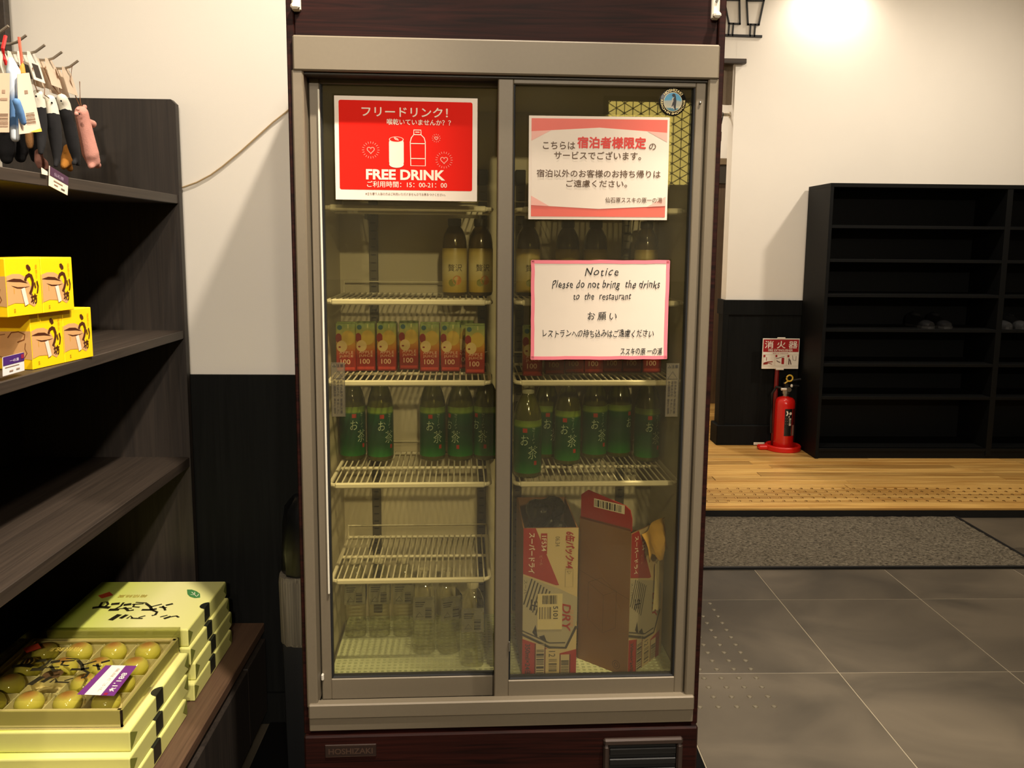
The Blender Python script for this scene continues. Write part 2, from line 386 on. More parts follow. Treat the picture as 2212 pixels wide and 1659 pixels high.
MB().box(.5, 1.6725, YF, YF+.12, 2.705, CEIL).build('lintel_wall', white, wfar)
MB().box(1.662, 5, YF-.006, YF+.126, 0, WT-.002).build('wainscot', black, wfar)
MB().cbox(1.652, 5, YF-.018, YF+.138, .985, WT, .003).build('cap_rail', black, wfar)
MB().cbox(1.652, 1.695, YF-.018, YF+.005, .19, .99, .003).build('panel_stile', black, wfar)
MB().cbox(1.64, 5, YF-.026, YF+.146, .05, .2, .006).build('skirting', black, wfar)
struct(MB().box(.5, 5, 7.4, 7.5, 0, CEIL).build('wall_corridor', white))
struct(MB().box(-2.0, 5.1, -5.1, 7.5, CEIL, CEIL+.1).build('ceiling', M('ceiling_white', (225, 220, 208), .9)))

# things in the opening beside the far wall
led = MB().cbox(.9, 1.733, YF-.04, YF-.004, 2.676, 2.708, .003).build('curtain_ledge', darkoak)
tag(led, 'dark wooden ledge board over the passage opening', 'ledge')
nor = thing('doorway_curtain', 'short brown woven curtain hanging under the wooden ledge', 'curtain', (0, 0, 0))
b = MB(); n = 60
for k in range(n+1):
    x = .95+(1.668-.95)*k/n; yy = YF+.05+.006*math.sin(k*.9)
    b.v += [(x, yy, 2.42), (x, yy, 2.69), (x, yy+.003, 2.69), (x, yy+.003, 2.42)]
b.f = [(k*4+a, (k+1)*4+a, (k+1)*4+(a+1) % 4, k*4+(a+1) % 4) for k in range(n) for a in range(4)]+[(0, 1, 2, 3), (n*4+3, n*4+2, n*4+1, n*4)]
b.build('cloth', M('curtain_brown', (104, 90, 72), .9, noise=.15, nscale=90, bump=.4, bscale=500), nor, smooth=True)
MB().tube([(.9, YF+.052, 2.69), (1.68, YF+.052, 2.69)], .006).build('hem_rod', darkoak, nor)
rail = thing('hanging_rail', 'thin steel rail with a hook across the passage', 'rail', (.5, YF+.085, 2.36))
MB().tube([(-.001, 0, 0), (1.1725, 0, 0)], .011, 10).build('bar', M('steel', (190, 180, 160), .3, .9), rail, smooth=True)
MB().lathe([(.02, 0), (.02, .01)], 12).build('end_cap', _M['steel'], rail, (1.1625, 0, 0), (0, R(90), 0))
MB().tube([(1.12, 0, .013), (1.12, -.013, 0), (1.11, -.013, -.06), (1.085, -.013, -.11)], .004).build('hook', blackm, rail)
MB().cbox(1.05, 1.11, -.04, .01, -.19, -.11, .01).build('weight', M('rust_brown', (60, 40, 28), .5), rail)
pd = struct(thing('door_1', 'tall brown door at the end of the passage', 'door', (0, 0, 0)))
MB().cbox(1.25, 2.35, 7.33, 7.38, RAISE, 2.0, .003).build('leaf', wood('door_brown', (78, 62, 46), (98, 80, 60), (40, 40, 2), .5, .05), pd)
MB().cbox(1.25, 2.35, 7.31, 7.34, 2.0, 2.16, .003).build('head_panel', M('head_grey', (58, 54, 46), .5), pd)
MB().cbox(1.22, 2.38, 7.30, 7.36, 2.16, 2.215, .003).build('lintel', M('lintel_tan', (120, 104, 80), .5), pd)

# bright wired-glass window behind the camera (seen in the glass of the refrigerator)
def mirrored(px, py):
    d = FN.dot(FO)+.02; v = ray(px, py); h = CAMP+v*((d-FN.dot(CAMP))/FN.dot(v)); r = v-FN*(2*v.dot(FN)); return h+r*((-4.99-h.y)/r.y)
a, c_ = mirrored(1315, 218), mirrored(1520, 400)
wx0, wx1, wz0, wz1 = min(a.x, c_.x), max(a.x, c_.x), min(a.z, c_.z), max(a.z, c_.z)
wn = struct(thing('window_1', 'lit wired-glass window in the entrance wall', 'window', (0, 0, 0)))
MB().box(wx0, wx1, -5.0, -4.985, wz0, wz1).build('pane', M('lit_wired_glass', (240, 220, 130), .6, emit=5.0, ecol=(255, 226, 120)), wn)
b = MB(); st = .085
for k in range(-40, 60):
    for ang in (90, 30, 150):
        dx, dz = math.cos(R(ang)), math.sin(R(ang)); ox, oz = -dz*st*k, dx*st*k
        cx, cz = (wx0+wx1)/2+ox, (wz0+wz1)/2+oz; ts = []
        t0, t1 = -9, 9
        for p_, q_, lo, hi in ((cx, dx, wx0, wx1), (cz, dz, wz0, wz1)):
            if abs(q_) < 1e-6:
                if not lo < p_ < hi: t0, t1 = 1, 0
            else:
                u0, u1 = sorted(((lo-p_)/q_, (hi-p_)/q_)); t0, t1 = max(t0, u0), min(t1, u1)
        if t1-t0 > .02: b.tube([(cx+dx*t0, -4.983, cz+dz*t0), (cx+dx*t1, -4.983, cz+dz*t1)], .0045, 4)
b.build('wire_mesh', blackm, wn)
b = MB(); e = .05
for q in ((wx0-e, wx0, wz0-e, wz1+e), (wx1, wx1+e, wz0-e, wz1+e), (wx0-e, wx1+e, wz0-e, wz0), (wx0-e, wx1+e, wz1, wz1+e)): b.box(q[0], q[1], -5.0, -4.97, q[2], q[3])
b.build('window_frame', darkoak, wn)

# ================================================================== SHOE CABINET AND NEIGHBOURS
YS = 5.381; sb = M('shoe_cabinet_black', (5, 6, 6), .6, noise=.1, nscale=8, spec=.2)
sh = thing('shoe_cabinet', 'tall black open shoe cabinet with seven rows of shelves', 'cabinet', (2.205, YS, RAISE))
Wc, Dc, Hc = 2.36, YF-YS-.028, 1.846-RAISE
MB().cbox(0, .022, 0, Dc, 0, Hc, .001).build('side_panel', sb, sh); MB().cbox(Wc-.022, Wc, 0, Dc, 0, Hc, .001).build('side_panel', sb, sh)
MB().cbox(0, Wc, 0, Dc, Hc-.001, Hc+.024, .001).build('top_panel', sb, sh); MB().box(.02, Wc-.02, Dc-.012, Dc, 0, Hc).build('back_panel', sb, sh)
MB().cbox(1.163, 1.20, 0.004, Dc-.01, .02, Hc, .001).build('divider', sb, sh)
MB().box(.02, Wc-.02, .012, .03, 0, .07).build('plinth', sb, sh)
ZS = [.125, .478, .699, .93, 1.158, 1.386, 1.604]
for z in ZS:
    for xa, xb in ((.021, 1.163), (1.20, Wc-.021)): MB().cbox(xa, xb, .006, Dc-.01, z-RAISE-.02, z-RAISE, .001).build('shelf', sb, sh)
def shoe(label, cat_col, loc, rz):
    t = thing('shoe', label, 'shoe', loc, rz)
    up = M('shoe_'+str(cat_col), cat_col, .45, noise=.15)
    b = MB(); n = 14; secs = [(-.13, .028, .075), (-.10, .036, .085), (-.05, .036, .07), (0, .040, .055), (.05, .046, .045), (.10, .044, .036), (.135, .022, .028)]
    for k, (x, hw_, h) in enumerate(secs):
        for j in range(n):
            a_ = math.pi*j/(n-1); b.v.append((x, hw_*math.cos(a_), .012+h*abs(math.sin(a_))**.7))
    b.f = [(k*n+j, k*n+j+1, (k+1)*n+j+1, (k+1)*n+j) for k in range(len(secs)-1) for j in range(n-1)]+[tuple(range(n)), tuple((len(secs)-1)*n+j for j in range(n))[::-1], ]
    b.f += [(k*n, (k+1)*n, (k+1)*n+n-1, k*n+n-1) for k in range(len(secs)-1)]
    b.build('upper', up, t, smooth=True)
    P = [(x, hw_+.003) for x, hw_, h in secs]; P = [(-.137, .01)]+P+[(.145, .008), (.145, -.008)]+[(x, -y) for x, y in P[::-1]]+[(-.137, -.01)]
    MB().prism(P, .014, lambda x, y, t_: Vector((x, y, t_))).build('sole', M('shoe_sole', (28, 27, 25), .7), t)
    MB().ell((-.06, 0, .078), (.05, .022, .014), 12).build('lining', M('shoe_lining', (20, 20, 22), .8), t, smooth=True)
    return t
zz = .93+.0005
shoe('black shoe on the cabinet shelf, outer one of the pair left of the divider', (16, 16, 17), (2.94, YS+.17, zz), R(-86))
shoe('black shoe on the cabinet shelf, next to the divider', (15, 15, 16), (3.07, YS+.17, zz), R(-94))
shoe('charcoal mesh shoe on the cabinet shelf right of the divider', (48, 48, 48), (3.47, YS+.17, zz), R(-88))
shoe('charcoal mesh shoe paired at the right of the other charcoal shoe', (46, 46, 46), (3.59, YS+.17, zz), R(-92))

# fire extinguisher and its stand
red = M('extinguisher_red', (205, 26, 20), .25, coat=.5); redm = M('stand_red', (214, 28, 18), .4); wht = M('print_white', (236, 228, 212), .5); blk = M('print_black', (14, 13, 12), .5)
ink_red = M('sign_red', (160, 18, 22), .5); brass = M('pin_yellow', (214, 178, 60), .4); chrome = M('chrome', (170, 165, 155), .25, .9); rubber = M('rubber_black', (10, 10, 10), .5)
EX = Vector((2.078, 5.645, RAISE))
fs = thing('extinguisher_stand', 'red ring stand with pole carrying the fire extinguisher sign', 'stand', EX)
b = MB().lathe([(.118, 0), (.122, .004), (.122, .03), (.116, .036), (.106, .036), (.10, .03), (.10, .012), (.02, .010)], 32); b.build('base_ring', redm, fs, smooth=True)
MB().cbox(-.175, -.09, -.03, .03, 0, .03, .008).build('foot', redm, fs)
MB().tube([(-.04, .085, .02), (-.036, .085, .60)], .015, 10).build('pole', M('pole_red', (120, 22, 18), .4), fs, smooth=True)
MB().cbox(-.06, -.01, .07, .10, .555, .60, .003).build('bracket', wht, fs)
sx0, sx1, sz0, sz1 = 1.923-EX.x, 2.183-EX.x, .614-EX.z, .828-EX.z
sg = MB().cbox(sx0, sx1, .062, .067, sz0, sz1, .002).build('sign_board', wht, fs)
MB().cbox((sx0+sx1)/2-.028, (sx0+sx1)/2+.028, .06, .07, sz1-.003, sz1+.008, .002).build('clip', wht, fs); MB().cbox((sx0+sx1)/2-.028, (sx0+sx1)/2+.028, .06, .07, sz0-.008, sz0+.003, .002).build('clip', wht, fs)
S = Sheet(sg, sx1-sx0, sz1-sz0, lambda x, y, l: Vector((sx0+x, .062-l, sz0+y)))
S.rect('red_field', .02, .03, .98, .44, ink_red, .0008, .004)
S.text('消 火 器', .06, .08, .94, .32, wht, .0018, .012); S.text('FIRE EXTINGUISHER', .16, .345, .82, .425, wht, .0018, .015)
S.text('使用方法 OPERATION', .28, .465, .70, .505, ink_red, .0018)
for k in range(3):
    xx = .035+k*.325
    S.strokes('frame_line', [[(xx, .53), (xx+.30, .53)], [(xx, .53), (xx, .9)], [(xx+.30, .53), (xx+.30, .9)], [(xx, .9), (xx+.30, .9)]], M('print_tan', (200, 180, 150), .5), .0008, .0016)
    S.rect('step_mark', xx, .54, xx+.05, .61, ink_red, .0018)
S.strokes('pictogram', [([(.07, .80), (.16, .77), (.28, .76)], .007), ([(.06, .83), (.14, .82)], .012), ([(.15, .80), (.27, .84)], .004), ([(.12, .62), (.12, .72)], .004)], M('pict_red', (150, 40, 30), .5), .0018)
S.rect('pictogram', .53, .63, .60, .84, ink_red, .0018, .004)
S.strokes('pictogram', [([(.38, .66), (.5, .62), (.6, .59)], .003), ([(.40, .73), (.44, .76), (.49, .78)], .005), ([(.73, .66), (.73, .84)], .007), ([(.76, .70), (.79, .84)], .006), ([(.82, .56), (.84, .70), (.92, .72), (.92, .58)], .003)], M('pict_dark', (80, 40, 30), .5), .0018)
fe = thing('fire_extinguisher', 'red fire extinguisher with black label standing in its ring', 'extinguisher', EX+Vector((.0, -.005, .0102)))
MB().lathe([(.055, 0), (.066, .008), (.068, .02), (.068, .32), (.064, .342), (.05, .358), (.025, .366), (.02, .37)], 32).build('tank', red, fe, smooth=True)
MB().lathe([(.02, .368), (.02, .385), (.026, .387), (.026, .41), (.018, .412), (.018, .43)], 20).build('neck', chrome, fe, smooth=True)
MB().lathe([(.016, -.008), (.016, .008)], 20).build('gauge', chrome, fe, (.01, -.03, .42), (R(90), 0, 0))
MB().cbox(-.012, .012, -.016, .016, .42, .46, .003).build('valve_body', rubber, fe)
MB().tube([(-.04, -.02, .42), (0, -.02, .42)], .009, 10).build('valve_knob', wht, fe)
MB().tube([(-.02, 0, .455), (.03, 0, .475), (.10, 0, .488)], .008).build('lever', rubber, fe); MB().tube([(-.01, 0, .44), (.04, 0, .445), (.09, 0, .44)], .007).build('handle', rubber, fe)
b = MB(); b.tube([(.015+.021*math.cos(t*math.pi/9), -.02, .497+.021*math.sin(t*math.pi/9)) for t in range(19)], .0055); b.tube([(.005, -.02, .477), (-.018, -.02, .460)], .005); b.build('safety_pin', brass, fe)
MB().tube([(-.03, -.01, .425), (-.06, .02, .43), (-.085, .03, .38), (-.082, .03, .2), (-.078, .03, .1)], .009).build('hose', rubber, fe)
MB().ell((.03, -.025, .445), (.009, .006, .012), 10).build('seal', wht, fe)
rT = .0686
def wrap(r_, a0=0.): return lambda x, y, l: Vector(((r_+l)*math.sin(a0+x/r_), -(r_+l)*math.cos(a0+x/r_), y))
def curved(parent, name, r_, x0, x1, z0, z1, mat, lift=.0004, n=10, a0=0.):
    f_ = wrap(r_, a0); b = MB()
    for k in range(n+1):
        x = x0+(x1-x0)*k/n; b.v += [f_(x, z0, lift), f_(x, z1, lift)]
    b.f = [(2*k, 2*k+2, 2*k+3, 2*k+1) for k in range(n)]; return b.build(name, mat, parent, fix=False, smooth=True)
curved(fe, 'label', rT, -.022, .032, .10, .29, blk); curved(fe, 'label', rT, .036, .062, .10, .29, M('label_maroon', (70, 16, 18), .5)); curved(fe, 'label', rT, .036, .060, .10, .175, M('label_pale', (150, 120, 105), .5), .0008)
S = Sheet(fe, .054, .19, lambda x, y, l: wrap(rT)(x-.022, y+.10, l))
S.poly('emblem', [(.15, .08), (.35, .08), (.45, .17), (.3, .25), (.15, .25), (.28, .165)], wht, .001); S.disc('emblem', .72, .17, .010, wht, .001); S.poly('emblem', [(.45, .28), (.65, .24), (.55, .33)], wht, .001)
S.text('消火器', .56, .33, .86, .62, wht, .001, .02, rot=-90); S.rect('plate', .06, .7, .9, .97, M('label_grey', (90, 84, 72), .5), .001)
for k in range(3): S.rect('print_line', .08, .34+k*.1, .45, .37+k*.1, M('label_grey'), .001)
# small white pieces by the skirting
tag(MB().cbox(0, .078, 0, .006, 0, .018, .001).build('cable_cover', wht, None, atY(1628, 961, YF-.034)), 'small white strip lying along the foot of the black wainscot', 'strip')
tag(MB().cbox(0, .026, 0, .018, 0, .024, .002).build('wall_plug', wht, None, atY(1668, 918, YF-.045)), 'small white plug on the skirting behind the extinguisher', 'plug')
tag(MB().cbox(0, .016, 0, .018, 0, .018, .002).build('cable_clip', M('grey_white', (170, 168, 160), .5), None, atY(1668, 930, YF-.045)), 'tiny grey clip below the white plug on the skirting', 'clip')
# black line emblem on the far wall
wl = thing('wall_emblem', 'black metal line emblem of two stemmed cups on the cream wall', 'sign', (0, 0, 0))
def wp(x, y): 
    q = atY(1500+x/3.107, y/3.107, YF-.008); return Vector((q.x, q.z))
def bar(pts, w_, name):
    b = MB()
    for p_, q_ in zip(pts[:-1], pts[1:]):
        a_, c2 = wp(*p_), wp(*q_); t = (c2-a_).normalized(); n_ = Vector((-t.y, t.x))*w_/2; e_ = t*w_/2
        b.prism([tuple(a_-e_+n_), tuple(c2+e_+n_), tuple(c2+e_-n_), tuple(a_-e_-n_)], .008, lambda x, y, t_: Vector((x, YF-.001-t_, y)))
    return b.build(name, blackm, wl)
bar([(355, 3), (467, 3), (433, 165), (360, 163), (352, 3)], .011, 'cup'); bar([(378, 165), (374, 240)], .010, 'stem'); bar([(409, 165), (403, 242)], .010, 'stem')
bar([(303, 0), (306, 160), (232, 157), (200, -2), (303, 0)], .011, 'cup'); bar([(262, 160), (256, 236)], .010, 'stem'); bar([(234, 160), (229, 234)], .010, 'stem'); bar([(80, 232), (447, 244)], .016, 'base_bar')

# ================================================================== REFRIGERATOR
steel = M('bronze_aluminium', (114, 104, 86), .5, .15, noise=.05, nscale=120)
steel2 = M('bronze_aluminium_dark', (104, 96, 80), .5, .15, noise=.05)
maho = wood('mahogany_vinyl', (20, 7, 5), (46, 18, 13), (2.2, 30, 55), .55, .05, coat=.0, dist=2.5, spec=.12)
dark = M('gap_black', (9, 9, 8), .7)
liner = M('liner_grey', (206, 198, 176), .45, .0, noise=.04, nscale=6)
slot = M('slot_steel', (92, 88, 78), .45, .4)
wirew = M('wire_white', (232, 226, 206), .4)
gridm = M('grid_plastic', (206, 214, 184), .45)
glass_m = clear('door_glass', (243, 240, 222), .045, .01, haze=.02)
fr = thing('display_refrigerator', 'tall brown drinks refrigerator with two sliding glass doors', 'refrigerator', FO, FPH)
UB0, UB1, DB, ZT = -.0137, .8835, .615, 2.11
def P(name, mat, *boxes, c=.002, par=None):
    b = MB()
    for q in boxes: b.cbox(*q, c)
    return b.build(name, mat, par or fr)
P('side_panel', maho, (UB0, .002, .012, DB, .365, ZT)); P('side_panel', maho, (.868, UB1, .012, DB, .365, ZT))
P('sign_panel', maho, (.0015, .8685, .018, .05, 1.868, ZT)); P('top_cover', dark, (.001, .869, .02, DB, ZT-.02, ZT-.002))
P('back_panel', slot, (0, .87, DB-.01, DB, .1, ZT-.01))
P('top_rail', steel, (0, .87, 0, .05, 1.803, 1.8715), c=.003)
P('post', steel, (-.004, .0195, .004, .085, .43, 1.806), c=.003); P('post', steel, (.8495, .8715, .004, .085, .43, 1.806), c=.003)
P('track', M('track_dark', (52, 48, 40), .5), (.018, .851, .012, .082, 1.797, 1.806)); P('track', steel2, (.018, .851, .012, .082, .418, .424))
P('bottom_rail', steel, (0, .87, -.004, .02, .408, .4425), c=.003); P('lower_rail', steel, (0, .87, .002, .03, .376, .409), c=.002)
P('shadow_gap', dark, (0, .87, .02, .1, .36, .38))
bp_ = P('base_panel', maho, (-.012, .882, -.002, .03, .06, .3665), c=.004); P('base_side', maho, (-.0135, .004, .02, DB, .06, .366)); P('base_side', maho, (.866, .8833, .02, DB, .06, .366))
for u in (.03, .84):
    for d in (.07, .55): MB().lathe([(.022, 0), (.022, .012), (.012, .014), (.012, .056)], 14).build('foot', rubber, fr, (u, d, .0078), smooth=True)
# nameplate and vent
npl = P('nameplate', M('plate_brown', (50, 36, 30), .4, .4), (.0345, .1485, -.0045, -.001, .3165, .3465), c=.001)
S = Sheet(npl, .114, .030, lambda x, y, l: Vector((.0345+x, -.0045-l, .3165+y)))
S.text('HOSHIZAKI', .07, .28, .93, .74, M('plate_letter', (96, 74, 62), .35, .6), .0006, .02); S.strokes('border', [[(.02, .07), (.98, .07)], [(.02, .93), (.98, .93)]], M('plate_letter'), .0006, .001)
vg = P('vent_frame', M('vent_frame', (58, 46, 40), .35, .3), (.662, .845, -.014, -.001, .331, .347), (.662, .676, -.014, -.001, .1, .331), (.831, .845, -.014, -.001, .1, .331), (.662, .845, -.014, -.001, .086, .1), c=.004)
P('vent_back', dark, (.675, .832, -.004, -.001, .098, .333))
for k in range(9): MB().cbox(.676, .831, -.010, -.002, -.002, .014, .002).build('louvre', M('louvre_black', (9, 9, 9), .5), vg, (0, 0, .308-k*.025), (0, 0, 0))
# clips at the sign panel
for k, (ua, ub, za) in enumerate(((-.0008, .0165, 1.9195), (.852, .868, 1.9235))):
    h = thing('panel_clip', ('white plastic clip at the upper left corner of the refrigerator' if k == 0 else 'white plastic hook clip at the upper right corner of the refrigerator'), 'clip', fw((ua+ub)/2, .018, za), FPH)
    MB().cbox(-(ub-ua)/2, (ub-ua)/2, -.012, .001, 0, .06, .003).build('body', M('clip_white', (226, 218, 200), .4), h); MB().cbox(-(ub-ua)/2, (ub-ua)/2, -.026, -.010, 0, .012, .004).build('lip', M('clip_white'), h)
    MB().lathe([(.003, 0), (.003, .002)], 10).build('screw', slot, h, (0, -.013, .035), (R(90), 0, 0))
# liner
Z0, Z1, D0, D1 = .44, 1.795, .085, .435; U0, U1 = .024, .856
P('liner_back', liner, (U0-.01, U1+.01, D1, D1+.02, Z0-.02, Z1+.02)); P('liner_side', liner, (U0-.004, U0, D0, D1+.01, Z0, Z1)); P('liner_side', liner, (U1, U1+.004, D0, D1+.01, Z0, Z1))
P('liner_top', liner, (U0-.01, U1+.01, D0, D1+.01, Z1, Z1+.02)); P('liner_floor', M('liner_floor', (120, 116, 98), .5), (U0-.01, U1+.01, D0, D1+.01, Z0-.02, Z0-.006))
P('jamb', steel2, (.019, .0245, .082, .09, .43, 1.80)); P('jamb', steel2, (.851, .8565, .082, .09, .43, 1.80))
for ua, ub in ((.100, .1225), (.381, .4035), (.478, .5005), (.758, .7805)):
    sr = P('shelf_rail', slot, (ua, ub, D1-.012, D1+.001, .46, 1.62), c=.001)
    b = MB()
    for k in range(56): b.box(ua+.005, ub-.005, D1-.0135, D1-.011, .475+k*.0203, .4775+k*.0203)
    o = b.build('slots', dark, sr); o['kind'] = 'stuff'
    MB().cbox(ua-.002, ub+.002, D1-.016, D1, 1.61, 1.65, .002).build('end_bracket', dark, sr)
# wire shelves
wr_c = {}
def shelf(ua, ub, z, n):
    s = MB(); da, db = .118, .412
    s.tube([(ua+.012, da, z), (ua+.004, da+.004, z), (ua, da+.012, z), (ua, db, z)], .0048, 8); s.tube([(ub-.012, da, z), (ub-.004, da+.004, z), (ub, da+.012, z), (ub, db, z)], .0048, 8)
    s.tube([(ua+.01, da, z), (ub-.01, da, z)], .0052, 8); s.tube([(ua, .279, z-.004), (ub, .279, z-.004)], .004, 8); s.tube([(ua, db, z), (ub, db, z)], .004, 8)
    root = s.build('wire_shelf', wirew, fr, smooth=True)
    MB().cbox(ua+.012, ub-.012, da-.0075, da+.002, z-.0065, z+.0065, .003).build('front_strip', wirew, root)
    rb = MB().tube([(ua, db, z), (ua, db+.002, z+.032), (ub, db+.002, z+.032), (ub, db, z)], .0028, 6); rb.build('rear_fence', wirew, root)
    for k in range(n):
        u = ua+.013+(ub-ua-.026)*k/(n-1)
        if 'w' not in wr_c: o = MB().tube([(0, da, 0), (0, db, 0)], .0019, 6, ).build('wire', wirew, root, (u, 0, z+.0035), smooth=True); wr_c['w'] = o.data
        else: obj('wire', wr_c['w'], None, root, (u, 0, z+.0035))
    for u in (ua+.065, ub-.02): MB().cbox(u-.004, u+.004, db-.06, D1-.01, z-.018, z-.005, .001).build('bracket', slot, root)
SZ = dict(s1=1.537, s2=1.330, s3=1.147, s4=.909, s5=.679)
for z in SZ.values(): shelf(.037, .405, z, 25)
for k in ('s1', 's2', 's3', 's4'): shelf(.462, .846, SZ[k], 26)
# floor grids
for ua, ub in ((.034, .432), (.446, .850)):
    b = MB(); da, db = .098, .43; pz = .446
    n = int((ub-ua)/.0137)
    for k in range(n+1): u = ua+(ub-ua)*k/n; b.box(u-.0032, u+.0032, da, db, pz-.007, pz)
    n = int((db-da)/.0137)
    for k in range(n+1): d = da+(db-da)*k/n; b.box(ua-.003, ub+.003, d-.0034, d+.0034, pz-.008, pz+.0004)
    o = b.build('floor_grid', gridm, fr); o['kind'] = 'stuff'
# doors
def door(name, ua, ub, da, db, wl_, wr_, zb, ztp, rb, rt):
    root = MB().cbox(ua, ua+wl_, da, db, zb, ztp, .002).build('sliding_door', steel, fr)
    MB().cbox(ub-wr_, ub, da, db, zb, ztp, .002).build('stile', steel, root)
    MB().cbox(ua+wl_-.001, ub-wr_+.001, da, db, zb, zb+rb, .002).build('bottom_stile', steel, root)
    MB().cbox(ua+wl_-.001, ub-wr_+.001, da, db, ztp-rt, ztp, .002).build('top_stile', steel2, root)
    g = MB().box(ua+wl_-.003, ub-wr_+.003, (da+db)/2-.003, (da+db)/2+.003, zb+rb-.003, ztp-rt+.003).build('pane', glass_m, root)
    k = .004
    MB().cbox(ua+wl_-.001, ua+wl_+k, da+.003, db-.003, zb+rb, ztp-rt, .001).build('glazing_bead', dark, root); MB().cbox(ub-wr_-k, ub-wr_+.001, da+.003, db-.003, zb+rb, ztp-rt, .001).build('glazing_bead', dark, root)
    MB().cbox(ua+wl_, ub-wr_, da+.003, db-.003, zb+rb-.001, zb+rb+.003, .001).build('glazing_bead', dark, root)
    return root
dl = door('left', .0215, .446, .050, .074, .022, .028, .424, 1.799, .05, .012)
dr = door('right', .4135, .8485, .016, .042, .032, .022, .428, 1.800, .052, .012)
MB().cbox(.0405, .0445, .043, .050, .68, 1.775, .001).build('gasket', M('gasket_white', (214, 208, 188), .5), dl)
MB().cbox(.0215, .0275, .040, .0495, .475, .49, .002).build('stop', M('stop_white', (200, 194, 180), .4), dl)
MB().ell((.836, .0135, 1.757), (.003, .002, .003), 10).build('rivet', chrome, dr)
MB().cbox(.4445, .448, .012, .016, .55, .575, .0015).build('rivet', chrome, dr)
# round emblem on the right door
em_o = MB().lathe([(.0285, 0), (.0285, .002), (.027, .003), (.0001, .003)], 40).build('emblem', M('emblem_black', (14, 13, 12), .3), dr, (.7802, .0255, 1.7592), (R(90), 0, 0), smooth=True)
gold = M('emblem_gold', (214, 196, 140), .35, .4); skyb = zramp('emblem_sky', [(0, (20, 70, 90)), (.22, (40, 110, 130)), (.3, (190, 186, 160)), (.6, (170, 176, 168)), (.68, (60, 160, 200)), (1, (50, 150, 200))], -.019, .019, .3, axis=1, noise=.006)
SE = Sheet(em_o, 1, 1, lambda x, y, l: Vector((x, y, .003+l)))
def disc2(r_, mat, lift, nm): SE.p = em_o; b = MB(); b.add([Vector((r_*math.cos(k*math.pi/18), r_*math.sin(k*math.pi/18), .003+lift)) for k in range(36)], [tuple(range(36))]); return b.build(nm, mat, em_o, fix=False)
disc2(.0197, gold, .0004, 'ring'); disc2(.0190, skyb, .0007, 'picture')
def arc_text(t, r0, r1, a0, a1, flip=False):
    v, f = glyphs(t, 0.); pts = []
    for a, b_ in v:
        an = R(a0+(a1-a0)*a); rr = (r0+(r1-r0)*b_) if not flip else (r1-(r1-r0)*b_)
        pts.append(Vector((rr*math.cos(an), rr*math.sin(an), .0036)))
    bm_ = MB(); bm_.add(pts, f); return bm_.build('lettering', gold, em_o, fix=False)
arc_text('HOSHIZAKI', .0212, .0268, 142, 38); arc_text('REACH-IN SHOWCASE', .0216, .0260, 170, 370, True)
pk = .00058
def epoly(pts, mat, l, nm): b = MB(); b.add([Vector(((x-845)*pk*.115, -(y-785)*pk*.115, .003+l)) for x, y in pts], [tuple(range(len(pts)))]); return b.build(nm, mat, em_o, fix=False)
epoly([(820, 660), (900, 640), (930, 760), (925, 1000), (880, 1010), (850, 960), (800, 985), (775, 900), (800, 760)], M('penguin_pale', (196, 188, 170), .5), .001, 'bird_front')
epoly([(800, 575), (850, 530), (900, 545), (930, 620), (952, 760), (940, 950), (945, 1040), (900, 1010), (870, 940), (860, 880), (820, 940), (805, 920), (830, 820), (860, 760), (850, 720), (870, 660), (900, 640), (840, 630)], M('penguin_dark', (16, 18, 20), .5), .0013, 'bird_back')

# ------------------------------------------------------------------ posters on the doors
paper = M('poster_paper', (232, 218, 200), .5); lam = clear('laminate', (246, 244, 236), .05, .05)
def poster(name, label, corners, dep, cat='poster'):
    """corners: pixels TL, TR, BL, BR on the refrigerator plane at depth dep"""
    q = [fl(x, y, dep) for x, y in corners]
    c0 = sum(q, Vector())/4; wv = ((q[1]-q[0])+(q[3]-q[2]))/2; hv = ((q[0]-q[2])+(q[1]-q[3]))/2
    Wp, Hp = wv.length, hv.length; tilt = math.atan2(wv.z, wv.x)
    t = thing(name, label, cat, fw(c0.x, dep, c0.z-Hp/2), FPH)
    ct, st_ = math.cos(tilt), math.sin(tilt)
    fn = lambda x, y, l: Vector(((x-Wp/2)*ct-(y-Hp/2)*st_, -l, (x-Wp/2)*st_+(y-Hp/2)*ct+Hp/2))
    S_ = Sheet(t, Wp, Hp, fn)
    MB().prism([(0, 0), (Wp, 0), (Wp, Hp), (0, Hp)], .0006, lambda x, y, l: fn(x, y, l-.0003)).build('sheet', paper, t)
    e_ = .004
    b = MB()
    for xa, xb, ya, yb in ((-e_, 0, -e_, Hp+e_), (Wp, Wp+e_, -e_, Hp+e_), (0, Wp, -e_, 0), (0, Wp, Hp, Hp+e_)):
        b.prism([(xa, ya), (xb, ya), (xb, yb), (xa, yb)], .0005, lambda x, y, l: fn(x, y, l-.0003))
    b.build('laminate_edge', lam, t)
    return S_
pred = M('poster_red', (224, 28, 12), .7, spec=.15); pwh = M('poster_ink_white', (240, 222, 200), .5); pink = M('poster_pinkwhite', (240, 150, 130), .5); brn = M('ink_brown', (92, 66, 40), .55); bkk = M('ink_marker', (12, 9, 6), .5)
S = poster('free_drink_poster', 'red free drink poster with white can and bottle on the left door', [(724, 207), (1031, 212), (723, 430), (1031, 436)], .0585)
S.rect('red_field', .03, .04, .965, .90, pred, .0008, .004)
S.text('フリードリンク！', .19, .10, .79, .19, pwh, .0014, .014); S.text('喉乾いていませんか？？', .365, .212, .812, .268, pwh, .0014, .012)
S.text('FREE DRINK', .215, .70, .772, .80, pwh, .0014, .035); S.text('ご利用時間：15：00-21：00', .222, .815, .785, .875, pwh, .0014, .004)
